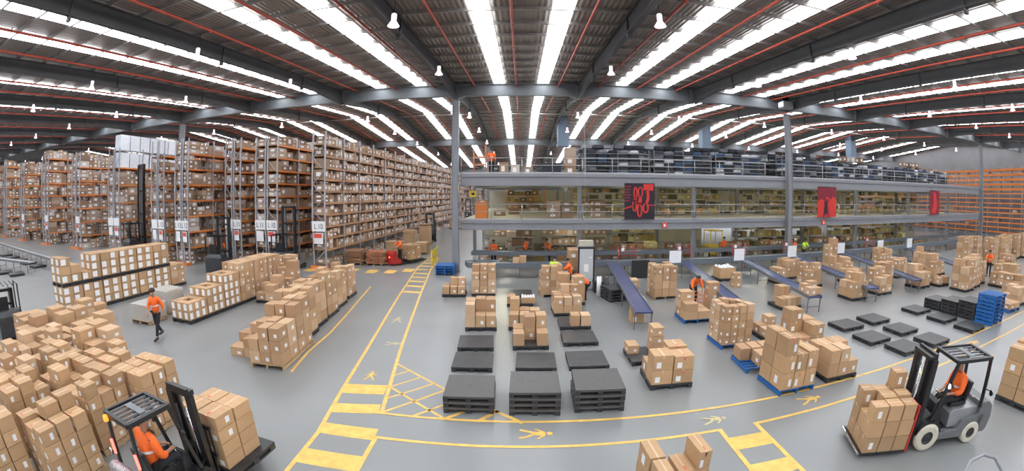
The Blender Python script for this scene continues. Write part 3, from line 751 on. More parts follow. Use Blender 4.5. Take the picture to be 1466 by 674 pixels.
def load(x0, y0, ang, kind, rows, tier, phrase, W=1.15, D=1.15, z0=None, var='label', jit=.08, z=0.):
    """rows: strings from front to back, digits = tiers of cartons in that column"""
    if kind: pallet(x0, y0, ang, kind, '%s pallet under the %s' % (KN_[kind], phrase), z); z0 = z+.153
    elif z0 is None: z0 = z+.002
    a = math.radians(ang); ca, sa = math.cos(a), math.sin(a); ny = len(rows); dy = D/ny
    for j, row in enumerate(rows):
        nx = len(row); dx = W/nx
        for i, ch in enumerate(row):
            nt_ = int(ch); f = 1-jit*rng.random(); zz = z0
            for t in range(nt_):
                inner = (0 < i < nx-1) and (0 < j < ny-1) and t < nt_-1 and nt_ > 1
                w_ = dx-.02; d_ = dy-.02; h_ = tier*f-.009
                if jit and t == nt_-1: w_ -= .04*rng.random(); d_ -= .04*rng.random()
                u, v = (i+.5)*dx, (j+.5)*dy
                X, Y = x0+u*ca-v*sa, y0+u*sa+v*ca
                fb = 'front' if j == 0 else ('back' if j == ny-1 else ('middle' if ny == 3 else 'middle'))
                lr = {1:'',2:('left','right')[i] if nx==2 else '',3:('left','centre','right')[i] if nx==3 else ''}.get(nx) if nx <= 3 else ('left','centre left','centre right','right')[min(i,3)]
                if ny == 1: fb = ''
                pos = (fb+' '+lr).strip() or 'single'
                if not inner: CART.append(dict(c=(X,Y,zz+h_/2+.001), s=(w_,d_,h_), a=a, lab='brown carton, %s tier, %s of the %s' % (TN[min(t,6)], pos, phrase), g='cartons on the '+phrase, var=var))
                zz += tier*f
# black pallet stacks and single pallets
def stack(x, y, ang, kind, n_, phrase, sy=1.):
    for i in range(n_):
        nm = 'topmost' if i == n_-1 else ('bottom' if i == 0 else ordn[i])
        pallet(x, y, ang+(rng.uniform(-1,1) if i else 0), kind, '%s pallet, %s of the %s' % (KN_[kind], nm, phrase), z=i*.154, sy=sy)
stack(-1.76,8.2,2,'worn',3,'left stack behind the yellow line')
stack(-.25,8.2,-1,'worn',4,'middle stack behind the yellow line')
stack(1.25,8.28,-2,'worn',4,'right stack behind the yellow line')
for x,y,a,l in ((-1.96,10.5,2,'black pallet lying empty just behind the left stack'),(-2.02,12.05,4,'worn black pallet lying empty behind the first empty one, left column'),
    (-.14,10.58,-1,'black pallet lying empty behind the middle stack'),(1.39,10.63,0,'black pallet lying empty behind the right stack'),(1.42,12.55,0,'black pallet lying empty in front of the pallet with two cartons'),
    (-.62,19.0,0,'black pallet lying empty near the conveyor in the middle column')):
    pallet(x,y,a,'black',l)
for (x,y),l in zip(((12.02,11.15),(13.8,11.18),(13.8,9.6),(11.85,9.52),(17.03,11.12),(16.98,9.53),(16.93,7.98),(13.9,8.05),(12.2,8.15)),
    ('back left empty black pallet, right floor area','second empty black pallet in the back row, right floor area','empty black pallet in the middle of the right floor area','leftmost empty black pallet of the middle row, right floor area','empty black pallet farthest back, left of the black stacks','empty black pallet left of the middle black stack','empty black pallet just in front of the blue stack','empty black pallet behind the forklift guard, on the yellow line','empty black pallet just left of the forklift mast top')):
    pallet(x,y,0,'black',l,sy=.88)
stack(18.7,10.95,0,'black',3,'farthest black stack behind the blue stack',sy=.82)
stack(18.7,9.94,0,'black',4,'middle black stack behind the blue stack',sy=.82)
stack(18.7,8.93,0,'black',5,'black stack next to the blue stack',sy=.82)
stack(18.72,7.92,0,'blue',8,'tall blue stack on the right',sy=.82)
stack(-5.3,24.2,4,'blue',4,'low blue stack by the tall column')
# loads, middle pallet columns
load(-2.04,14.05,4,'black',['211','222'],.47,'load behind empty pallets, left column')
load(-3.85,18.9,5,'black',['111','122'],.38,'low load at the back left',D=1.0)
load(-2.42,19.2,4,'black',['334','443'],.36,'tall load by the conveyor, left column',W=1.2)
load(-.25,12.25,2,'black',['101','122'],.44,'open load in the middle column')
load(-.45,14.2,-2,'black',['110','211'],.5,'second load in the middle column')
load(-.62,17.4,0,'black',['100','000'],.34,'far flat load in the middle column')
load(1.45,14.2,0,'black',['011','000'],.44,'pair of cartons, right column')
load(1.37,15.9,3,'black',['222','222','233'],.36,'low wide load, right column')
load(1.75,17.5,4,'black',['23','32'],.42,'load between workers, right column')
load(1.05,19.1,8,'wood',['443','334'],.36,'tall load in front of the yellow worker')
load(2.55,21.2,0,'wood',['4','4'],.48,'tall load beside the cabinet',W=.95,D=1.0)
load(3.34,9.15,-2,'black',['22','12'],.42,'load nearest the right pallet stack')
load(3.27,10.75,0,'black',['000','103'],.28,'half empty pallet behind it, right aisle')
load(6.38,14.3,-2,'blue',['21','31'],.35,'blue pallet load beside the first spur')
load(6.53,11.38,-1,'blue',['5555','5005','5555'],.275,'tall blue pallet load at the second spur')
load(6.4,9.45,-5,'blue',['010','111'],.4,'blue slatted pallet behind the tall stack')
load(6.5,7.87,-1,'blue',['322','322'],.5,'large blue pallet load on the line')
load(8.25,7.98,-4,'black',['221','22'],.41,'load right of the large blue load')
load(8.75,10.15,-2,'black',['12','32'],.42,'stepped load behind the large blue load')
load(8.38,11.5,-2,'black',['100','120'],.32,'small load behind the stepped load',D=1.05)
load(6.4,18.1,3,'wood',['444','404','444'],.385,'big brown block by the first spur')
load(5.25,19.2,0,None,['2'],.4,'low pair left of the brown block',W=.7,D=.7)
load(8.2,16.0,-4,None,['3'],.41,'three high stack at the second spur',W=.56,D=.5)
load(11.6,19.55,-5,None,['2'],.41,'two high stack behind the third spur',W=.5,D=.5)
load(11.45,14.75,0,'black',['1111','0221'],.4,'load left of the third spur')
load(15.96,14.58,-2,'black',['232','233'],.41,'load between the third and fourth spurs')
load(18.3,14.7,0,'black',['22','33'],.42,'load right under the fourth spur',W=1.1)
load(20.02,16.0,0,'black',['233','233'],.42,'load behind the fifth spur end')
load(22.0,14.5,0,'black',['22','33'],.4,'load right of the fifth spur end')
load(23.75,14.1,-1,'black',['101','310'],.42,'open load beyond the fifth spur')
load(14.4,16.3,0,None,['2'],.42,'tall pair under the third spur',W=.55,D=.5)
for x,y,r,tt,p in ((14.5,19.2,['2','2'],.4,'stack behind the third spur'),(15.7,18.0,['23','32'],.42,'load between spurs three and four'),(15.9,20.4,['333','332'],.36,'far load between spurs three and four'),
    (18.9,17.6,['222','232'],.36,'low load between spurs four and five'),(20.0,19.8,['233','323'],.36,'far load between spurs four and five'),(20.6,21.6,['45'],.42,'tall narrow stack between spurs four and five'),
    (23.4,17.4,['333','233'],.36,'load between spurs five and six'),(24.4,19.6,['334','444'],.36,'far load between spurs five and six'),(26.9,16.4,['22','33'],.42,'load under the sixth spur'),(28.1,18.4,['333','343'],.36,'load between spurs six and seven'),
    (23.9,12.3,['333','444'],.4,'tall load behind the black stacks'),(25.3,12.5,['444','444'],.4,'second tall load behind the black stacks'),(26.7,12.9,['433','444'],.4,'third tall load behind the black stacks'),
    (33.1,17.2,['555','555'],.42,'first very tall load by the far aisle'),(34.5,17.0,['555','555'],.42,'second very tall load by the far aisle'),(35.9,16.0,['555','555'],.4,'third very tall load by the far aisle'),(37.6,15.6,['545','555'],.4,'fourth very tall load by the far aisle'),
    (40.7,16.6,['444','555'],.4,'first far right tall load'),(42.2,16.2,['555','555'],.4,'second far right tall load'),(43.8,15.8,['555','555'],.4,'third far right tall load'),(46.,15.,['444','444'],.4,'fourth far right tall load'),
    (27.4,11.2,['22','23'],.38,'low load at the right aisle edge'),(29.2,11.2,['333','323'],.36,'load at the right aisle edge'),(30.9,12.2,['444','343'],.36,'tall load at the right aisle edge'),(25.2,9.3,['23','33'],.36,'load right of the blue stack')):
    nxm = max(len(q) for q in r); load(x,y,rng.uniform(-3,3),'black',r,tt,p,W=.5*nxm if nxm < 3 else 1.15,D=.55*len(r))
load(21.75,8.35,-8,'blue',['11','01'],.26,'nearly empty blue pallet, right edge')
load(23.4,8.6,-8,'black',['22','12'],.38,'small load near the right edge')
load(12.05,3.25,0,'black',['33','44'],.34,'load cut off by the right edge')
# bottom centre load, seen from above
load(2.03,4.47,3,'black',['2101','2012'],.42,'load at the bottom centre',z0=None)
# rows beside the yellow line, left
load(-7.88,9.27,5,'wood',['233','333'],.4,'nearest load beside the yellow line')
load(-9.1,9.75,4,None,['12','23'],.33,'low stepped pile left of it',W=1.1,D=1.1)
load(-8.02,10.5,5,'wood',['444','344'],.4,'second load beside the yellow line',D=1.1)
load(-8.5,11.75,4,'black',['444','344'],.41,'third load beside the yellow line')
load(-8.75,13.05,4,'black',['444','444'],.40,'fourth load beside the yellow line')
load(-8.9,14.4,4,'black',['445','454'],.38,'fifth load beside the yellow line')
load(-9.15,15.9,4,'black',['334','434'],.38,'sixth load beside the yellow line')
load(-9.4,17.6,4,'black',['344','434'],.38,'seventh load beside the yellow line')
load(-12.35,15.6,4,'black',['12','23'],.38,'low load right of labelled row',W=1.1,D=1.1)
load(-12.4,17.2,4,'black',['22','34'],.4,'load behind the low load',W=1.1)
load(-13.7,19.1,4,'black',['334','444'],.39,'tall load before the racks')
# labelled export rows
for i in range(7):
    load(-20.3,9.0+1.19*i,0,'black',['33','33'],.365,'%s pallet, lower labelled wall' % ordn[i],var='doc',jit=0)
up = [['33','22'],['11','33'],['33','33'],['33','33'],['33','33'],['33','33']]
for i in range(6):
    load(-20.3,9.0+1.19*i,0,'black',up[i],.365,'%s pallet, upper labelled wall' % ordn[i],var='doc',jit=0,z=1.252)
for i, h_ in enumerate('234555'):
    load(-13.98,11.55+1.19*i,0,'black',[h_*3,h_+'0'+h_ if i < 3 else h_*3,h_*3],.355,'%s pallet, stepped labelled row' % ordn[i],var='doc',jit=0)
# bulk loads, foreground left
for x,y,r,tt,p in ((-8.65,2.3,['444','454','454'],.30,'bulk load beside the forklift tail'),(-9.4,1.0,['55','45','55'],.29,'bulk load in the bottom left corner'),(-9.12,3.66,['445','454','555'],.285,'bulk load behind the forklift tail'),
    (-8.72,4.95,['44','44','44'],.33,'bulk load left of the forklift mast'),(-10.6,2.4,['55','45','54'],.27,'second bulk load on the left edge'),(-10.4,3.7,['45','54','55'],.28,'bulk load in the middle of the pile'),
    (-10.1,5.0,['44','34','43'],.34,'bulk load behind the mast'),(-11.9,2.7,['44','54','45'],.28,'third bulk load on the left edge'),(-11.75,4.1,['45','55','44'],.29,'inner bulk load of the pile'),
    (-11.6,5.45,['54','55'],.31,'bulk load with the pile edge'),(-13.2,3.5,['45','44','54'],.3,'fourth bulk load on the left edge'),(-13.1,4.9,['45','54','44'],.3,'back bulk load of the pile'),
    (-13.05,6.2,['44','45'],.32,'tall back bulk load on the aisle side'),(-14.6,4.7,['44','54'],.3,'rear left bulk load'),(-14.55,6.0,['55','45'],.31,'rear bulk load'),(-14.7,7.3,['5','4'],.33,'rearmost narrow bulk load'),(-16.1,5.2,['44','44'],.31,'far left bulk load')):
    load(x,y,rng.uniform(1,5),'wood',r,tt,p,W=.575*len(r[0]) if len(r[0]) < 3 else 1.15)
# small extras that stand by themselves
def open_box(x, y, z, w_, d, h, lab, fillm, a=0.):
    t = thing('open_carton', lab, 'box', (x,y,z), a); m = MB()
    m.box(-w_/2,-d/2,0,w_/2,d/2,.02); m.box(-w_/2,-d/2,.02,-w_/2+.015,d/2,h); m.box(w_/2-.015,-d/2,.02,w_/2,d/2,h); m.box(-w_/2+.015,-d/2,.02,w_/2-.015,-d/2+.015,h); m.box(-w_/2+.015,d/2-.015,.02,w_/2-.015,d/2,h)
    m.build('carton_walls', M_['kraft'], t); g = MB(); r_ = random.Random(5)
    for i in range(5):
        for j in range(4): 
            cx, cyy = -w_/2+w_*(i+.5)/5, -d/2+d*(j+.5)/4; rr = min(w_/11, d/9)
            g.lathe([(0,h*1.12),(rr*.6,h*1.1),(rr,h*.95),(rr,.1),(0,.1)],c=(cx,cyy,r_.uniform(-.03,.03)),n=8)
    g.build('contents', M_[fillm], t); return t
open_box(.33,17.75,.154,.62,.5,.26,'open carton of white tubs on the far flat pallet','label')
open_box(12.2,21.8,.154,1.05,.95,.62,'large open carton heaped with white bags behind the second spur','whitewrap'); pallet(11.6,21.2,0,'black','black plastic pallet under the carton of white bags')
def wrapped(x, y, h, lab):
    pallet(x, y, 4, 'wood', 'wooden pallet under the %s' % lab)
    t = thing('shrink_wrapped_load', lab, 'wrapped load', (x+.02,y+.03,.148), math.radians(4)); b = MB()
    for i in range(3):
        for j in range(3): b.box(.02+.37*i,.02+.37*j,0,.38+.37*i,.38+.37*j,h*(.94+.06*((i+j)%2)))
    b.build('boxes', mat('mixed_grey_board', (.42,.34,.26), .7, var=(3.,.3)), t)
    f = MB().box(0,0,.0,1.13,1.13,h+.02); o = f.build('plastic_film', M_['film'], t); return t
fm_ = mat('clear_stretch_film', (.8,.82,.85), .5); fm_.node_tree.nodes['Principled BSDF'].inputs['Alpha'].default_value = .3; M_['film'] = fm_
wrapped(-15.55,10.45,.62,'low shrink wrapped load beside the walking worker')
wrapped(-16.0,12.0,.85,'taller shrink wrapped load behind the walking worker')

# ------------------------------------------------------------------ conveyors
def conveyor(name, label, pts, w_, beltm, legx, side=.1, rollers=0, cat='conveyor', framem='convframe', legm='convframe', group=None):
    """pts: centre line (x,y,z) of the carrying surface"""
    t = thing(name, label, cat, (pts[0][0],pts[0][1],0), group=group); P = [Vector(p)-Vector((pts[0][0],pts[0][1],0)) for p in pts]
    def nrm(i):
        d = (P[min(i+1,len(P)-1)]-P[max(i-1,0)]); d.z = 0; d.normalize(); return Vector((-d.y,d.x,0))
    def run(o0, o1, z0, z1):
        m = MB()
        for i in range(len(P)-1):
            a, b = P[i], P[i+1]; na, nb_ = nrm(i), nrm(i+1)
            m.quadbox([tuple(a+na*o0+Vector((0,0,z0))),tuple(a+na*o1+Vector((0,0,z0))),tuple(b+nb_*o1+Vector((0,0,z0))),tuple(b+nb_*o0+Vector((0,0,z0))),
                       tuple(a+na*o0+Vector((0,0,z1))),tuple(a+na*o1+Vector((0,0,z1))),tuple(b+nb_*o1+Vector((0,0,z1))),tuple(b+nb_*o0+Vector((0,0,z1)))])
        return m
    run(-w_/2+.03,w_/2-.03,-.05,0).build('belt', M_[beltm], t)
    run(-w_/2,-w_/2+.03,-side,.04).build('side_rail', M_[framem], t); run(w_/2-.03,w_/2,-side,.04).build('side_rail', M_[framem], t)
    if rollers:
        rm = MB().ring((-w_/2+.05,0,0),(w_/2-.05,0,0),.028,n=8)
        rme_ = rm.mesh('roller', M_['galv'])
    L_ = [(P[i+1]-P[i]).length for i in range(len(P)-1)]; tot = sum(L_)
    for s_ in legx:
        q = s_*tot; i = 0
        while i < len(L_)-1 and q > L_[i]: q -= L_[i]; i += 1
        c = P[i].lerp(P[i+1], min(1,q/L_[i])); n_ = nrm(i)
        for sg in (-1,1):
            e = c+n_*sg*(w_/2-.015); MB().box(e.x-.02,e.y-.02,0,e.x+.02,e.y+.02,e.z-side+.02).build('leg', M_[legm], t)
        a, b = c-n_*(w_/2-.04), c+n_*(w_/2-.04)
        MB().beam((a.x,a.y,.25),(b.x,b.y,.25),.03,.03).build('cross_brace', M_[legm], t)
    return t
spur = [(5.55,23.6,4.53,13.85),(10.1,23.2,8.65,13.85),(14.3,23.0,12.7,13.85),(18.8,23.3,16.8,13.9),(23.8,23.4,20.95,14.0),(28.,23.2,26.2,18.6),(31.9,22.8,28.6,15.6)]
for i, (xa,ya,xb,yb) in enumerate(spur):
    conveyor('spur_conveyor', 'blue belt spur conveyor, %s from the left, sloping towards the floor area' % ordn[i], [(xa,ya,.92),(xb,yb,.72)], .68, 'bluebelt', (.06,.35,.66,.985))
conveyor('main_conveyor','long grey conveyor along the mezzanine front with a curved left end',[(-1.4,25.3,.78),(-2.6,25.1,.80),(-3.2,24.6,.84),(-3.0,24.0,.87),(-2.2,23.85,.9),(2.,23.95,.9)]+[(5.,24.3,.9),(16.,24.2,.9),(30.,24.3,.9),(50.,24.6,.9)],.66,'convbelt',[.02+.04*i for i in range(25)],side=.28)
conveyor('main_conveyor','raised dark conveyor running behind the long grey conveyor',[(-3.4,27.3,1.1),(51.,27.3,1.1)],.7,'convbelt',[.01+.049*i for i in range(21)],side=.22)
# hanging lane boards
for i, (x,y,z) in enumerate(((9.15,22.45,1.05),(13.55,22.35,1.05),(17.9,22.4,1.08),(22.6,22.3,1.1),(27.3,22.3,1.1),(31.2,22.1,1.1))):
    t = thing('lane_board', 'blank white board on a post, %s from the left at the spur heads' % ordn[i], 'sign', (x,y,0))
    MB().box(-.38,0,z-.05,.38,.02,z+.68).build('board', M_['white'], t); MB().box(-.02,.02,0,.02,.05,z+.68).build('post', M_['steel'], t); MB().box(-.2,-.1,0,.2,.2,.02).build('foot', M_['steel'], t)
for i, x in enumerate((6.2,10.1,14.4,18.9,23.6,28.1)):
    t = thing('conveyor_gate', 'dark red tubular gate on the long conveyor, %s from the left' % ordn[i], 'gate', (x,24.75,.95)); g = MB()
    MB().ring((0,0,-.95),(0,0,.75),.03,n=8).build('post', M_['redsteel'], t); MB().ring((1.1,0,-.95),(1.1,0,.75),.03,n=8).build('post', M_['redsteel'], t)
    for z_ in (.2,.45,.72): MB().ring((0,0,z_),(1.1,0,z_),.022,n=8).build('rail', M_['redsteel'], t)
    MB().box(.15,-.02,.5,.35,-.01,.72).build('tag', M_['label'], t)
# two conveyors at the left edge with black mats beside them
conveyor('roller_conveyor','near roller conveyor running off the left edge',[(-33.,13.,.75),(-44.,10.3,.75)],.7,'galv',(.02,.2,.4,.6,.8,.97),framem='steel')
conveyor('roller_conveyor','far roller conveyor running off the left edge',[(-32.8,15.0,.75),(-52.,16.4,.75)],.55,'galv',(.02,.15,.3,.45,.6,.75,.97),framem='steel')
mp_ = None
for i in range(5): pallet(-33.9-1.75*i,11.2-.42*i,-12,'black','%s low black pallet from the right beside the near roller conveyor' % ordn[i])
for i in range(5): pallet(-36-2.6*i,13.9+.15*i,0,'black','%s low black pallet from the right between the two roller conveyors' % ordn[i])
# cabinet, bin, rolls, panel under the conveyors
t = thing('control_cabinet', 'tall grey cabinet with black frame beside the blue conveyor', 'cabinet', (3.4,20.5,0))
MB().box(-.42,0,0,.42,.45,2.35).build('body', M_['steel_l'], t); MB().box(-.36,-.02,.08,.36,0,2.2).build('door', M_['duct_l'], t)
f = MB(); f.box(-.44,-.035,0,-.36,.0,2.3); f.box(.36,-.035,0,.44,.0,2.3); f.box(-.36,-.035,2.2,.36,.0,2.3); f.build('door_frame', M_['black'], t)
MB().box(-.36,.02,2.35,.36,.43,2.62).build('top_unit', M_['beige'], t); MB().box(-.12,-.03,1.0,.12,-.021,1.4).build('notice', M_['label'], t); MB().ring((.22,-.04,1.75),(.22,-.02,1.75),.05,n=10).build('gauge', M_['label'], t)
t = thing('waste_bin','black waste bin at the foot of the tall cabinet','bin',(3.95,20.1,0)); MB().prism([(-.2,0),(.2,0),(.24,.52),(-.24,.52)],'y',-.2,.2).build('body',M_['black'],t); MB().box(-.25,-.22,.52,.25,.22,.55).build('rim',M_['black'],t)
t = thing('film_roll','white film roll standing beside the black waste bin','roll',(3.85,19.2,0)); MB().ring((0,0,0),(0,0,1.),.12,n=16).build('film',M_['white'],t); MB().ring((0,0,1.),(0,0,1.03),.05,n=12).build('core',M_['kraft'],t)
t = thing('film_roll','black film roll between the white roll and first spur','roll',(4.2,19.2,0)); MB().ring((0,0,0),(0,0,.96),.15,n=16).build('film',M_['black'],t); MB().ring((0,0,.96),(0,0,.99),.05,n=12).build('core',M_['kraft'],t)
t = thing('screen_panel','black screen panel standing under the main conveyor','panel',(7.1,22.9,0)); MB().box(-.55,0,.05,.55,.05,1.15).build('panel',M_['black'],t); MB().box(-.55,-.2,0,-.49,.25,.05).build('foot',M_['blacksteel'],t); MB().box(.49,-.2,0,.55,.25,.05).build('foot',M_['blacksteel'],t)
stack(4.15,17.9,12,'black',4,'low black stack under the first spur')
load(4.75,16.2,0,None,['1'],.55,'large carton under the first spur',W=.62,D=.55)
load(4.3,14.75,0,None,['1'],.5,'carton under the first spur end',W=.55,D=.5)
load(11.9,13.2-.05,0,None,['1'],.01,'spur end',W=.01,D=.01) if False else None
for i,(dx,dy,h_) in enumerate(((-.1,.25,.34),(.3,.3,.3),(.05,.85,.38))): CART.append(dict(c=(12.75+dx,14.0+dy,.735+h_/2),s=(.38,.42,h_),a=0,lab='brown carton, %s on the end of the third spur conveyor' % ('left','right','back')[i],g='cartons on the third spur conveyor',var='label'))
for i,x in enumerate((-.3,.12)): CART.append(dict(c=(x,23.93,.905+.16+.06*i),s=(.38,.4,.3+.12*i),a=0,lab='brown carton, %s of the two riding on the long grey conveyor' % ('left','right')[i],g='cartons riding on the long conveyor',var='label'))
# packing benches under the mezzanine
for i, x in enumerate((6.6,11.0,15.8,20.6,26.,31.)):
    t = thing('packing_bench','brown topped packing bench behind the conveyors, %s from the left' % ordn[i],'bench',(x,28.6,0))
    MB().box(0,0,.95,2.6,.8,1.0).build('bench_top',M_['rawboard'],t); MB().box(0,.77,1.0,2.6,.8,1.35).build('back_board',M_['rawboard'],t)
    for xx in (.02,2.53):
        for yy in (.02,.72): MB().box(xx,yy,0,xx+.05,yy+.05,.95).build('leg',M_['steel'],t)
    for q in range(4): heapbox(x+.4+q*.6,29.0,1.0,.4,.4,rng.uniform(.2,.4))
# flattened cardboard heaps by the first rack
def flat_heap(x, y, w_, d, n_, lab, straps=False, mt='rawboard'):
    pallet(x, y, 0, 'wood', 'wooden pallet under the %s' % lab)
    t = thing('cardboard_heap', lab, 'cardboard', (x,y,.147)); r_ = random.Random(n_)
    m = MB()
    for i in range(n_): m.cbox((w_/2+r_.uniform(-.12,.12),d/2+r_.uniform(-.1,.1),.03+i*.055),(w_+r_.uniform(-.2,.15),d+r_.uniform(-.2,.1),.05),r_.uniform(-.12,.12))
    m.build('flattened_boards', M_[mt], t)
    if straps:
        for xx in (.25,.85): MB().box(xx,-.14,0,xx+.03,d+.14,n_*.055+.06).build('strap', M_['redtape'], t)
flat_heap(-12.6,26.9,1.3,1.1,16,'heap of flattened cardboard beside the nearest rack')
flat_heap(-11.0,26.9,1.4,1.1,15,'strapped heap of flattened cardboard in the rack aisle',True)
# blocks further down the aisle
for x,y,w_,h_,lab in ((-11.1,31.5,1.3,1.0,'brown block of goods in the aisle behind the cardboard heaps'),(-10.7,35.2,1.1,1.6,'tall brown block against the rack face'),(-10.2,39.0,1.1,1.9,'second tall brown block against the rack face'),(-9.0,32.8,1.1,.8,'dark brown block ahead of the order truck')):
    pallet(x,y,0,'wood','wooden pallet under the %s' % lab); t = thing('board_bundle',lab,'load',(x,y,.147))
    b = MB(); n_ = int(h_/.2)
    for i in range(n_): b.box(.01+.01*(i%2),0.01,i*.2,w_-.01*(i%3),1.12,i*.2+.19)
    b.build('board_layers',M_['kraft_old'],t); MB().box(-.0,-.0,h_-.21+.2,w_,1.14,h_+.02).build('cover_sheet',M_['kraft_old'],t)
for i in range(3): load(-10.5+1.3*i,58.,0,'black',['333','333'],.5,'%s far load in the rack aisle' % ordn[i],var='doc')
# yellow barrier at the crossing
t = thing('safety_barrier','yellow steel safety barrier at the top of the pedestrian crossing','barrier',(-6.35,27.8,0),math.radians(93))
for x in (0,1.2,2.4): MB().box(x,-.05,0,x+.1,.05,1.05).build('post',M_['yelsteel'],t)
for z_ in (.35,.85): MB().box(0,-.08,z_,2.5,-.05,z_+.16).build('rail',M_['yelsteel'],t)
# curved handrail at the bottom right corner
t = thing('trolley_handle','grey curved tube handle poking up at the bottom right','trolley',(0,0,0))
MB().tube([(6.55,2.45,0),(6.55,2.45,.85),(6.66,2.49,1.0),(6.9,2.55,1.05),(7.3,2.5,1.05),(7.45,2.3,1.02),(7.5,2.0,.8),(7.5,2.0,0)],.032,n=10).build('tube_frame',M_['steel_l'],t)
MB().box(6.6,1.5,.1,7.45,2.4,.16).build('platform',M_['black'],t)
# ------------------------------------------------------------------ people
def skin_obj(name, verts, edges, radii, m, parent, sub=1, root=0):
    bm = bmesh.new(); ly = bm.verts.layers.skin.verify(); vs = [bm.verts.new(v) for v in verts]
    for a, b in edges: bm.edges.new((vs[a],vs[b]))
    for i, v in enumerate(vs):
        r = radii[i]; v[ly].radius = (r,r) if not isinstance(r, tuple) else r; v[ly].use_root = (i == root)
    me = bpy.data.meshes.new(name); bm.to_mesh(me); bm.free(); me.materials.append(m)
    o = bpy.data.objects.new(name, me); C.objects.link(o); o.parent = parent
    k = o.modifiers.new('skin','SKIN'); k.use_smooth_shade = True; k.branch_smoothing = .3
    if sub: q = o.modifiers.new('sub','SUBSURF'); q.levels = sub; q.render_levels = sub
    return o
STAND = dict(pel=(0,0,.95), sp=(0,0,1.15), ch=(0,0,1.35), nk=(0,0,1.5), hd=(.02,0,1.63), ht=(.01,0,1.74),
  sl=(0,.19,1.43), el=(-.02,.26,1.14), wl=(.06,.25,.9), sr=(0,-.19,1.43), er=(-.02,-.26,1.14), wr=(.06,-.25,.9),
  hl=(0,.1,.9), kl=(.03,.11,.5), al=(0,.11,.08), hr=(0,-.1,.9), kr=(.03,-.11,.5), ar=(0,-.11,.08))
def pose(**k): d = dict(STAND); d.update(k); return d
WALK = pose(kl=(.17,.11,.52), al=(.32,.12,.1), kr=(-.03,-.1,.5), ar=(-.3,-.1,.14), el=(-.12,.27,1.16), wl=(-.05,.26,.92), er=(.1,-.26,1.15), wr=(.26,-.2,.98), ch=(.03,0,1.35), nk=(.05,0,1.5), hd=(.09,0,1.62), ht=(.09,0,1.73))
REACH = pose(el=(.22,.24,1.25), wl=(.45,.18,1.15), er=(.22,-.24,1.25), wr=(.45,-.18,1.15), ch=(.08,0,1.33), nk=(.14,0,1.47), hd=(.2,0,1.58), ht=(.21,0,1.69), sl=(.08,.19,1.41), sr=(.08,-.19,1.41))
BEND = pose(pel=(-.1,0,.88), sp=(.08,0,1.05), ch=(.27,0,1.17), nk=(.4,0,1.25), hd=(.5,0,1.3), ht=(.58,0,1.38), sl=(.32,.19,1.2), sr=(.32,-.19,1.2), el=(.42,.25,.95), wl=(.55,.2,.78), er=(.42,-.25,.95), wr=(.55,-.2,.78), hl=(-.1,.1,.84), hr=(-.1,-.1,.84), kl=(.03,.12,.46), kr=(.03,-.12,.46))
SIT = pose(pel=(0,0,.12), sp=(-.02,0,.32), ch=(0,0,.52), nk=(.03,0,.67), hd=(.07,0,.79), ht=(.07,0,.9), sl=(0,.19,.6), sr=(0,-.19,.6), el=(.08,.26,.3), wl=(.31,.14,.25), er=(.06,-.26,.3), wr=(.31,-.14,.25),
  hl=(.02,.1,.1), hr=(.02,-.1,.1), kl=(.42,.13,.12), kr=(.42,-.13,.12), al=(.52,.13,-.28), ar=(.52,-.13,-.28))
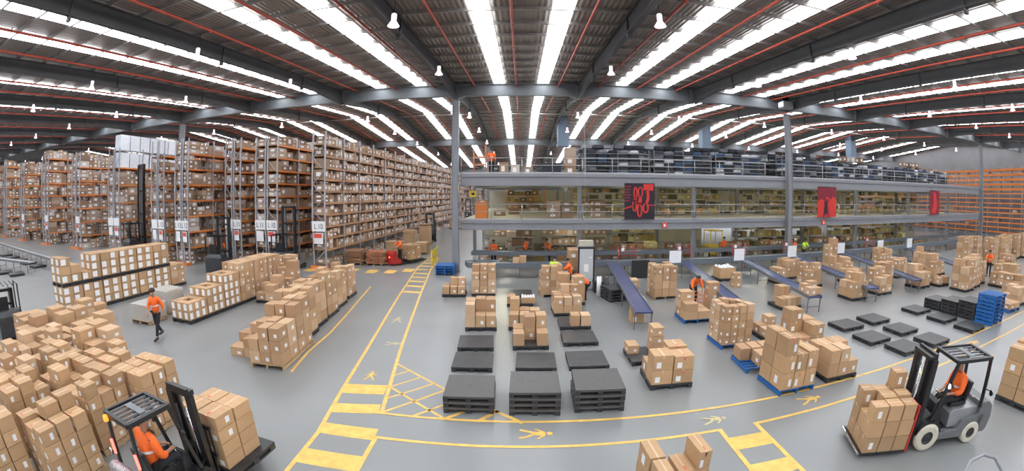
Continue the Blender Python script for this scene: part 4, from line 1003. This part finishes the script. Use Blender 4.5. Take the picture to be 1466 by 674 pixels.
def person(x, y, z, deg, label, P=STAND, top='hiorange', trousers='navy', cap='hair', fingers=True, s=1., parent_z=0):
    t = thing('person', label, 'person', (x,y,z), math.radians(deg), scale=s)
    K = ['pel','sp','ch','nk','hd','ht','sl','el','wl','sr','er','wr','hl','kl','al','hr','kr','ar']; ix = {k:i for i,k in enumerate(K)}
    V = [Vector(P[k]) for k in K]; R = [.08,.085,.09,.048,.09,.062,.022,.03,.03,.022,.03,.03,.04,.05,.036,.04,.05,.036]
    E = [(0,1),(1,2),(2,3),(3,4),(4,5),(2,6),(6,7),(7,8),(2,9),(9,10),(10,11),(0,12),(12,13),(13,14),(0,15),(15,16),(16,17)]
    fw = (V[4]-V[3]); f = Vector((1,0,0)) if abs(fw.x) < .3 else Vector((.75,0,-.66))
    # face: brow, nose, chin
    def add(p, r, par): V.append(Vector(p)); R.append(r); E.append((par,len(V)-1)); return len(V)-1
    add(V[4]+f*.105+Vector((0,0,-.01)), .014, 4); add(V[4]+f*.062+Vector((0,0,-.08)), .026, 4)
    for sd in (1,-1): add(V[4]+Vector((0,.088*sd,0)), .016, 4)
    # feet
    for k in ('al','ar'): add(V[ix[k]]+Vector((.17,0,-.04)), .03, ix[k])
    # hands: palm, four fingers, thumb off the side of the palm
    for e_, w_ in (('el','wl'),('er','wr')):
        d = (V[ix[w_]]-V[ix[e_]]).normalized(); side = d.cross(Vector((1,0,0)) if abs(d.x) < .8 else Vector((0,0,1))).normalized(); dn = d.cross(side)
        pm_ = add(V[ix[w_]]+d*.07, .034, ix[w_])
        if fingers:
            kn = add(V[pm_]+d*.025, .03, pm_)
            for q, ln in ((-.027,.058),(-.009,.072),(.009,.068),(.026,.05)):
                a = add(V[kn]+d*.03+side*q, .0095, kn); b = add(V[a]+d*ln*.5+dn*ln*.2, .009, a); add(V[b]+d*ln*.3+dn*ln*.45, .008, b)
            a = add(V[pm_]+side*-.045+d*.005, .011, pm_); add(V[a]+d*.035-side*.012+dn*.012, .009, a)
        else: add(V[pm_]+d*.06, .022, pm_)
    skin_obj('body', V, E, R, M_['skin'], t)
    g = lambda *k: [Vector(P[q]) for q in k]
    mid = lambda a, b, u: a.lerp(b,u)
    a = g('pel','sp','ch','sl','sr','el','er','nk')
    wl_, wr_ = Vector(P['wl']), Vector(P['wr']); tv = [a[0]+(a[0]-a[1])*.42,a[1],a[2],a[3],a[4],a[5],a[6],mid(a[2],a[7],.9),mid(a[5],wl_,.55),mid(a[6],wr_,.55)]
    skin_obj('jacket', tv, [(0,1),(1,2),(2,3),(2,4),(3,5),(4,6),(2,7),(5,8),(6,9)], [.152,.16,.182,.108,.108,.07,.07,.082,.055,.055], M_[top], t)
    # reflective band round the chest
    c = mid(a[1],a[2],.3); ax = (a[2]-a[1]).normalized(); MB().ring(tuple(c-ax*.022),tuple(c+ax*.022),.163,n=16,caps=False).build('reflective_band', M_['reflect'], t)
    b = g('pel','hl','kl','al','hr','kr','ar')
    skin_obj('trousers', [b[0]+Vector((0,0,.06)),b[1],b[2],mid(b[2],b[3],.9),b[4],b[5],mid(b[5],b[6],.9)], [(0,1),(1,2),(2,3),(0,4),(4,5),(5,6)], [.14,.1,.075,.06,.1,.075,.06], M_[trousers], t)
    for k in ('al','ar'):
        p_ = Vector(P[k]); MB().tube([p_+Vector((-.05,0,.03)),p_+Vector((0,0,-.01)),p_+Vector((.1,0,-.03)),p_+Vector((.2,0,-.042))],[.05,.055,.048,.03],n=10).build('boot', M_['bootm'], t)
    h_ = Vector(P['ht'])*.7+Vector(P['hd'])*.3; m = MB(); pr = []
    for i in range(6): th = i*PI/2/5; pr.append((.118*math.cos(th),.115*math.sin(th)-.02))
    m.lathe([(.1,-.05),(.112,-.03)]+pr, c=tuple(h_-Vector((.02,0,-.03))), n=16)
    if cap != 'hair': m.box(h_.x+.06,h_.y-.07,h_.z+.0,h_.x+.17,h_.y+.07,h_.z+.012)
    m.build('hair' if cap == 'hair' else 'cap', M_[cap], t)
    return t
# ------------------------------------------------------------------ vehicles
def forklift(x, y, deg, label, s, tyre, load_red, fork_z, mast_h, body_grey=True, guardbars=5):
    t = thing('forklift', label, 'forklift', (x,y,0), math.radians(deg), scale=s)
    def B(name, mb, m, bev=0, par=None): return mb.build(name, M_[m], par or t, bev)
    W = .5
    # chassis: sculpted side profile
    B('chassis', MB().prism([(.62,.22),(.62,.62),(.40,.80),(.12,.80),(.05,.42),(-.28,.42),(-.34,.24)],'y',-.3,.3), 'blacksteel', .01)
    for sd in (-1,1):
        B('side_panel', MB().prism([(.18,.2),(.12,.34),(-.1,.40),(-.42,.40),(-.55,.60),(-.95,.72),(-1.22,.72),(-1.22,.52),(-1.12,.42),(-.90,.46),(-.74,.42),(-.66,.2)],'y',sd*.3,sd*.48), 'fork_grey', .015)
        B('front_fender', MB().prism([(.86,.42),(.80,.58),(.62,.70),(.38,.70),(.20,.60),(.12,.44),(.18,.42),(.26,.54),(.42,.63),(.6,.63),(.74,.54),(.8,.40)],'y',sd*.3,sd*.52), 'blacksteel', .008)
    B('engine_hood', MB().prism([(-.15,.42),(-.12,.78),(-.25,.86),(-1.0,.88),(-1.05,.72),(-1.05,.42)],'y',-.36,.36), 'fork_light', .02)
    B('counterweight', MB().prism([(-1.0,.24),(-1.0,1.0),(-1.28,1.02),(-1.42,.9),(-1.48,.6),(-1.44,.3),(-1.36,.22)],'y',-.48,.48), 'fork_grey', .04)
    wm = MB().lathe([(.16,-.1),(.27,-.115),(.31,-.1),(.335,-.06),(.335,.06),(.31,.1),(.27,.115),(.16,.1)],n=28,axis='y').mesh('wheel', M_[tyre], fixn=True)
    rm = MB().lathe([(0,-.06),(.06,-.07),(.08,-.05),(.15,-.05),(.165,-.09),(.165,.09),(.15,.05),(.08,.05),(.06,.07),(0,.06)],n=20,axis='y').mesh('rim', M_['blackpal' if tyre == 'cream' else 'steel'], fixn=True)
    for wx, wy, sc in ((.5,.46,1.),(.5,-.46,1.),(-.9,.42,.82),(-.9,-.42,.82)):
        o = link('wheel', wm, t); o.location = (wx,wy,.335*sc); o.scale = (sc,)*3; q = link('rim', rm, o)
    st = B('seat', MB().box(-.66,-.24,.88,-.16,.24,.98), 'blacksteel', .03); MB().prism([(-.66,.98),(-.58,.98),(-.66,1.42),(-.76,1.42)],'y',-.23,.23).build('seat_back', M_['black'], st, .02)
    sw = B('steering_column', MB().beam((.22,0,.78),(.08,0,1.10),.06,.06), 'blacksteel')
    rg = MB(); rg.tube([(.08+.15*math.cos(a*PI/8)*.75, .17*math.sin(a*PI/8), 1.12+.15*math.cos(a*PI/8)*.45) for a in range(17)],.013,n=6); rg.beam((.0,0,1.08),(.17,0,1.16),.02,.015); rg.build('steering_wheel', M_['black'], sw)
    B('dashboard', MB().prism([(.14,.8),(.42,.8),(.38,1.05),(.26,1.10),(.2,1.02)],'y',-.3,.3), 'black', .015)
    for k in range(3): B('control_lever', MB().ring((.2,-.2+k*.06,.98),(.12,-.2+k*.06,1.2),.008,n=6), 'chrome')
    # overhead guard
    g = MB(); gz = 2.05
    for sd in (-1,1):
        g.beam((.5,sd*.46,.72),(.12,sd*.46,gz),.06,.09); g.beam((-1.0,sd*.44,.88),(-.9,sd*.46,gz),.06,.09); g.beam((-.95,sd*.46,gz),(.16,sd*.46,gz),.07,.08)
    g.beam((.14,-.46,gz),(.14,.46,gz),.09,.08); g.beam((-.93,-.46,gz),(-.93,.46,gz),.09,.08)
    B('overhead_guard', g, 'blacksteel', .01)
    for k in range(guardbars): B('guard_bar', MB().box(-.92,-.34+k*.68/(guardbars-1)-.013,gz-.02,.12,-.34+k*.68/(guardbars-1)+.013,gz+.02), 'steel')
    B('guard_plate', MB().box(-.5,-.3,gz+.02,-.34,.3,gz+.035), 'steel')
    # mast and carriage
    tilt = -.04
    for sd in (-1,1):
        B('mast_rail', MB().beam((.84,sd*.35,.12),(.84+tilt,sd*.35,mast_h),.12,.2), 'blacksteel'); B('inner_rail', MB().beam((.93,sd*.24,.12),(.93+tilt,sd*.24,mast_h+.03),.1,.12), 'blacksteel')
        B('lift_cylinder', MB().ring((.80,sd*.2,.15),(.80+tilt,sd*.2,mast_h-.25),.032,n=12), 'chrome' if sd < 0 else 'blacksteel')
        B('lift_chain', MB().beam((.9,sd*.1,.3),(.9+tilt,sd*.1,mast_h-.1),.03,.012), 'steel')
        B('tilt_cylinder', MB().ring((.3,sd*.3,.5),(.84,sd*.3,.75),.035,n=10), 'blacksteel')
    cb = MB(); cb.box(.76+tilt,-.38,mast_h-.02,.98+tilt,.38,mast_h+.07); cb.box(.76+tilt,-.38,mast_h+.07,.84+tilt,.38,mast_h+.12); B('mast_crossbar', cb, 'blacksteel', .01); B('mast_brace', MB().box(.78,-.34,.9,.84,.34,1.0), 'blacksteel'); B('mast_brace', MB().box(.8,-.34,.2,.87,.34,.32), 'blacksteel')
    cz = fork_z
    c = MB(); c.box(.98,-.42,cz+.06,1.04,.42,cz+.16); c.box(.98,-.42,cz+.42,1.04,.42,cz+.5)
    for sd in (-.4,-.1,.1,.34): c.box(.98,sd,cz+.06,1.03,sd+.06,cz+.5)
    B('carriage', c, 'redsteel' if load_red else 'blacksteel')
    lb = MB(); lb.box(1.0,-.5,cz+.5,1.05,.5,cz+.56); lb.box(1.0,-.5,cz+1.05,1.05,.5,cz+1.12)
    for k in range(7): lb.box(1.0,-.5+k*.16,cz+.56,1.03,-.46+k*.16,cz+1.05)
    if load_red: lb.box(.99,-.56,cz,1.05,-.5,cz+1.12); lb.box(.99,.5,cz,1.05,.56,cz+1.12)
    B('load_backrest', lb, 'redsteel' if load_red else 'blacksteel')
    for sd in (-.26,.26): B('fork', MB().prism([(1.04,cz),(1.04,cz+.45),(1.08,cz+.45),(1.08,cz+.05),(2.1,cz+.03),(2.15,cz)],'y',sd-.05,sd+.05), 'blacksteel')
    # lamps, mirror, gas bottle
    for sd in (-1,1):
        h = B('head_lamp', MB().ring((.2,sd*.52,1.55),(.28,sd*.52,1.54),.06,n=14), 'blacksteel'); MB().ring((.281,sd*.52,1.54),(.29,sd*.52,1.54),.05,n=14).build('lamp_lens', M_['glow_wht' if load_red else 'label'], h)
        load_red or B('tail_lamp', MB().box(-1.02,sd*.46-.03,1.35,-.98,sd*.46+.03,1.6), 'glow_red')
    B('beacon', MB().lathe([(0,.1),(.05,.09),(.06,.0),(0,0)],c=(-1.02,.32,gz-.08),n=12), 'glow_amb')
    mr = B('mirror', MB().beam((-.95,.5,1.35),(-1.02,.66,1.35),.02,.02), 'blacksteel'); MB().ring((-1.0,.68,1.32),(-1.04,.68,1.32),.07,n=12).build('mirror_glass', M_['chrome'], mr)
    if load_red: return t
    gb_ = B('gas_bottle', MB().lathe([(0,-.42),(.1,-.41),(.15,-.36),(.155,-.1),(.155,.28),(.13,.36),(.06,.4),(.06,.44),(0,.44)],c=(-1.2,0,1.2),n=20,axis='y'), 'gas')
    for yy in (-.2,.14): MB().ring((-1.2,yy,1.2),(-1.2,yy+.03,1.2),.162,n=20).build('bottle_strap', M_['chrome'], gb_)
    B('bottle_cradle', MB().box(-1.38,-.36,1.0,-1.02,.36,1.045), 'blacksteel')
    return t
def local(x, y, deg, s, u, v): a = math.radians(deg); return (x+s*(u*math.cos(a)-v*math.sin(a)), y+s*(u*math.sin(a)+v*math.cos(a)))
FR = (8.69,4.48,157,.93); FL_ = (-5.42,3.66,85,.75)
forklift(*FR[:3],'dark grey forklift with cream tyres and red load backrest, bottom right',FR[3],'cream',True,.05,2.12)
ft = forklift(*FL_[:3],'black forklift seen from behind, carrying cartons at bottom left',FL_[3],'rubber',False,.22,2.0)
ft.scale.z = .97
for o in ft.children:
    if o.name.startswith('wheel'): o.scale.z *= .75/.97; o.location.z *= .75/.97
px_, py_ = local(*FR,-.42,0); person(px_,py_,.83,FR[2],'person in orange hi-vis top and dark cap driving the forklift with cream tyres',SIT,cap='navy',s=1.04)
px_, py_ = local(*FL_,-.42,0); person(px_,py_,.93,FL_[2],'person in orange hi-vis top driving the forklift at bottom left, seen from behind',SIT,s=1.05)
def fork_load(F, z, rows, tier, phrase, W, D, kind):
    # rows run from the truck outwards; the grid sits on the forks
    a = F[2]-90; ox, oy = local(*F,1.11,W/2/F[3])
    load(ox,oy,a,kind,rows,tier,phrase,W=W,D=D,z=z,jit=.04)
fork_load(FL_,(.22+.055)*.97,['44','44'],.265,'load on the bottom left forklift',1.0,.95,'black')
a_ = FR[2]-90; tx, ty = local(*FR,1.09,.62)
tr = thing('slip_tray','black slip tray with pale edge under the right forklift load','tray',(tx,ty,.105),math.radians(a_)); MB().box(0,0,0,1.12,1.12,.03).build('sheet',M_['black'],tr,.008); MB().box(0,1.12,0,1.12,1.16,.045).build('front_lip',M_['chrome'],tr,.008)
load(tx+.0,ty,a_,None,['334','333','323'],.36,'load on the cream tyred forklift',W=1.06,D=1.06,z0=.137,jit=.05)
# reach trucks and the ride-on order truck
def reach_truck(x, y, deg, label, mast, s=1.):
    t = thing('reach_truck', label, 'reach truck', (x,y,0), math.radians(deg), scale=s)
    def B(name, mb, m, bev=0): return mb.build(name, M_[m], t, bev)
    B('body', MB().prism([(-1.3,.12),(-1.3,1.0),(-1.15,1.2),(-.6,1.2),(-.5,.95),(-.1,.9),(-.1,.12)],'y',-.6,.6), 'blackpal', .03)
    B('seat', MB().prism([(-.9,1.2),(-.5,1.2),(-.5,1.3),(-.8,1.32),(-.88,1.75),(-.98,1.75)],'y',-.05,.42), 'black')
    g = MB()
    for a,b in ((-1.2,.55),(-1.2,-.55),(-.12,.55),(-.12,-.55)): g.box(a-.03,b-.03,.9,a+.03,b+.03,2.25)
    for k in range(6): g.box(-1.22,-.57+k*.22,2.2,-.1,-.53+k*.22,2.25)
    B('overhead_guard', g, 'blacksteel')
    for sd in (-1,1):
        B('mast_rail', MB().box(.05,sd*.42-.07,.1,.25,sd*.42+.07,mast), 'blacksteel'); B('inner_rail', MB().box(.12,sd*.3-.04,.1,.3,sd*.3+.04,mast+.05), 'steel')
        B('outrigger', MB().box(-.1,sd*.6-.07,.05,1.1,sd*.6+.07,.28), 'blackpal'); B('wheel', MB().ring((.98,sd*.6-.05,.14),(.98,sd*.6+.05,.14),.14,n=14), 'rubber')
        B('fork', MB().box(.3,sd*.22-.05,.06,1.4,sd*.22+.05,.1), 'blacksteel')
    B('wheel', MB().ring((-1.0,-.1,.16),(-1.0,.1,.16),.16,n=14), 'rubber')
    c = MB(); z = 1.2
    while z < mast: c.box(.08,-.4,z,.2,.4,z+.1); z += 1.6
    c.box(.05,-.48,mast-.12,.25,.48,mast); B('mast_crossbar', c, 'blacksteel'); B('carriage', MB().box(.28,-.4,.1,.36,.4,.7), 'blacksteel')
    return t
reach_truck(-33.0,24.3,80,'black reach truck with very tall mast beside the white wrapped goods',6.3,1.25)
reach_truck(-19.9+.2,21.6,100,'dark reach truck behind the stepped labelled row',3.3,1.1)
reach_truck(-15.7,24.0,95,'reach truck in the aisle left of the nearest rack',3.9,1.1)
reach_truck(-9.9,43.0,-80,'black reach truck further along the aisle ahead of the order truck',3.0)
reach_truck(-9.3,70.0,-80,'distant reach truck at the end of the rack aisle',4.2)
t = thing('order_truck','red ride-on order truck carrying a block of cartons','pallet truck',(-8.8,27.9,0),math.radians(60))
MB().prism([(-.95,.1),(-.95,.85),(-.8,1.05),(-.6,1.05),(-.5,.5),(-.1,.35),(-.1,.1)],'y',-.42,.42).build('power_unit',M_['redsteel'],t,.03)
MB().box(-.12,-.45,.08,.35,.45,.16).build('rider_platform',M_['black'],t); MB().ring((-.75,-.2,1.05),(-.55,0,1.3),.02,n=8).build('tiller',M_['blacksteel'],t)
for sd in (-.27,.27): MB().box(.35,sd-.08,.05,2.6,sd+.08,.12).build('fork',M_['blacksteel'],t)
MB().ring((-.955,0,.6),(-.965,0,.6),.07,n=12).build('lamp',M_['glow_red'],t)
for wx in (-.7,2.4): MB().ring((wx,-.2,.08),(wx,.2,.08),.08,n=12).build('wheel',M_['rubber'],t)
ox, oy = local(-8.8,27.9,60,1,.55,.58); load(ox,oy,-30,'black',['333','333'],.36,'block on the red order truck',z=.125,jit=.03)
px_, py_ = local(-8.8,27.9,60,1,.1,0); person(px_,py_,.165,240,'person in orange hi-vis standing on the red order truck',REACH)
# blurred truck at the left edge behind the carton pile, built at rest
reach_truck(-19.0,5.9,170,'grey truck at the left edge behind the carton pile',1.9,.9)
# yellow machine under the mezzanine
t = thing('utility_truck','yellow topped truck under the mezzanine beyond the second board','truck',(15.9,30.5,0)); MB().box(-.6,-.5,.2,.6,.9,.95).build('body',M_['yelsteel'],t,.03); g=MB()
for a in (-.55,.55):
    for b in (-.45,.8): g.box(a-.03,b-.03,.95,a+.03,b+.03,2.1)
g.box(-.6,-.5,2.1,.6,.9,2.16); g.build('canopy',M_['yelsteel'],t)
for a in (-.6,.6):
    for b in (-.3,.7): MB().ring((a-.06,b,.22),(a+.06,b,.22),.22,n=14).build('wheel',M_['rubber'],t)
# hand trolley
t = thing('hand_trolley','orange wire hand trolley beside the blue pallet load','trolley',(7.45,15.75,0)); MB().box(-.3,-.35,.25,.3,.35,.3).build('base',M_['orange'],t)
g = MB()
for a in (-.28,.28):
    for b in (-.33,.33): g.box(a-.015,b-.015,.3,a+.015,b+.015,.85)
for z_ in (.5,.68,.85): g.box(-.29,-.34,z_-.01,.29,-.32,z_+.01); g.box(-.29,.32,z_-.01,.29,.34,z_+.01); g.box(-.29,-.34,z_-.01,-.27,.34,z_+.01); g.box(.27,-.34,z_-.01,.29,.34,z_+.01)
g.build('basket',M_['orange'],t)
for a in (-.25,.25):
    for b in (-.3,.3): MB().ring((a-.02,b,.1),(a+.02,b,.1),.1,n=10).build('wheel',M_['rubber'],t); 
MB().box(-.25,-.3,.1,-.22,.3,.26).box(.22,-.3,.1,.25,.3,.26).build('axle_frame',M_['steel'],t)
# people on foot
person(-12.75,9.75,0,-78,'person in orange hi-vis vest walking alone on the open floor, left',WALK,s=1.03)
person(1.75,20.75,0,80,'person in yellow hi-vis top behind the tall load near the conveyor',REACH,'hiyellow')
person(2.55,20.3,0,170,'person in orange hi-vis bending in front of the tall cabinet',REACH,fingers=False)
person(3.0,18.3,0,150,'person in orange hi-vis crouching over cartons left of the film rolls',BEND,fingers=False)
person(7.95,17.0,0,-95,'person in orange hi-vis bending beside the big brown carton block',BEND,fingers=False)
person(-1.95,27.95+.3,0,100,'person in orange hi-vis standing behind the curved conveyor end, seen from behind',STAND,fingers=False)
person(.35,29.6,0,200,'person in orange hi-vis among shelves left of centre under the mezzanine',STAND,fingers=False)
person(2.1,29.4,0,180,'person in orange hi-vis leaning behind the tall load under the mezzanine',REACH,fingers=False)
person(15.85,28.6,0,90,'person in orange and black in front of the yellow truck under the mezzanine',STAND,fingers=False)
person(21.9,25.9,0,-90,'person in yellow hi-vis sorting between the right boards and tall column',REACH,'hiyellow','navy',fingers=False)
person(20.9,25.85,0,-60,'person in white cap and orange top right of the tall column',STAND,'hiorange','navy','whitecap',fingers=False)
person(25.2,25.75,0,-100,'person in white cap and grey clothes behind the fourth board',STAND,'steel','navy','whitecap',fingers=False)
person(30.6,13.9,0,200,'person in orange hi-vis with yellow collar among the tall right loads',REACH,fingers=False)
person(-2.0,27.0,6.335,100,'person in orange hi-vis on the upper mezzanine deck near the tall column',STAND,fingers=False)
person(-23.9,26.2,0,-60,'person in orange hi-vis between the racks left of the reach truck',BEND,fingers=False)
# ------------------------------------------------------------------ turn the carton list into objects
Fx, K3 = 574.46, -.0184
CR = Matrix.Rotation(.0226,3,'Z') @ Matrix.Rotation(-.025,3,'X')
def project(p):
    v = CR.transposed() @ (Vector(p)-Vector((0,0,H))); v.normalize(); th = math.acos(max(-1,min(1,v.y))); r = th
    for _ in range(12): r = th-K3*r**3
    n_ = math.hypot(v.x,v.z) or 1; return 733+Fx*r*v.x/n_, 292.95-Fx*r*v.z/n_
def carton_meshes():
    out = {}
    bm = bmesh.new(); bmesh.ops.create_cube(bm, size=1); bmesh.ops.bevel(bm, geom=bm.edges[:], offset=.012, segments=1, affect='EDGES')
    me = bpy.data.meshes.new('carton'); bm.to_mesh(me); bm.free(); me.materials.append(M_['kraft']); out['body'] = me
    out['tape'] = MB().box(-.055,-.5,.5,.055,.5,.503).box(-.055,-.504,.28,.055,-.5,.5).box(-.055,.5,.28,.055,.504,.5).mesh('packing_tape', M_['tape'], fixn=True)
    out['red'] = MB().box(-.055,-.504,.22,.055,-.5,.45).box(-.05,-.42,.5,.05,-.2,.504).mesh('printed_tape', M_['redtape'], fixn=True)
    out['label'] = [MB().box(.1,-.504,-.3,.34,-.5,.12).mesh('shipping_label', M_['label'], fixn=True), MB().box(-.34,-.504,-.35,-.1,-.5,.05).mesh('shipping_label', M_['label'], fixn=True)]
    out['labelx'] = [MB().box(.5,.02,-.25,.504,.24,.2).mesh('shipping_label', M_['label'], fixn=True), MB().box(.5,-.3,-.3,.504,-.08,.12).mesh('shipping_label', M_['label'], fixn=True)]
    out['labelw'] = MB().box(-.504,-.1,-.25,-.5,.16,.2).mesh('shipping_label', M_['label'], fixn=True)
    out['doc'] = MB().box(.5,-.42,-.36,.505,.08,.36).mesh('shipping_label', M_['label'], fixn=True)
    out['doc2'] = MB().box(-.36,-.505,-.37,.14,-.5,.37).mesh('shipping_label', M_['label'], fixn=True)
    return out
CM = carton_meshes()
for c in CART:
    u, v = project(c['c']); d = (Vector(c['c'])-Vector((0,0,H))).length
    on = -15 < u < 1481 and -10 < v < 690
    c['rank'] = (c['s'][0]*c['s'][2])/d**2 if on else 0
    c['d'] = d
CART.sort(key=lambda c: -c['rank'])
NL = {'label':300, 'doc':190}
rr = random.Random(3)
for i, c in enumerate(CART):
    if c['rank'] == 0: continue
    if NL[c['var']] > 0:
        NL[c['var']] -= 1; dc = c['var'] == 'doc'
        o = link('labelled_carton' if dc else 'carton', CM['body']); o.location = c['c']; o.scale = c['s']; o.rotation_euler.z = c['a']
        tag(o, c['lab'].replace('brown','labelled') if dc else c['lab'], 'labelled box' if dc else 'carton', c['g'])
        if c['d'] < 30:
            if c['var'] == 'doc':
                if rr.random() < .93: link('shipping_label', CM['doc'], o)
                if rr.random() < .9: link('shipping_label', CM['doc2'], o)
            else:
                if rr.random() < .82: link('shipping_label', rr.choice(CM['label']), o)
                if rr.random() < .6: link('shipping_label', rr.choice(CM['labelx']), o)
                if rr.random() < .3: link('shipping_label', CM['labelw'], o)
                link('packing_tape', CM['tape'], o)
                if rr.random() < .5: link('printed_tape', CM['red'], o)
    else: HEAP.cbox(c['c'], c['s'], c['a'], 1)
o = HEAP.build('cartons', [M_['rackcarton'],M_['floorcarton']], uv=True, fixn=False); o['kind'] = 'stuff'; tag(o, 'thousands of brown and white cartons filling the racks and distant pallets', 'cartons')
o = OCH.build('stored_goods', M_['ochreload'], uv=True, fixn=False); o['kind'] = 'stuff'; tag(o, 'ochre and brown goods packed on the shelves under and on the mezzanine', 'goods')
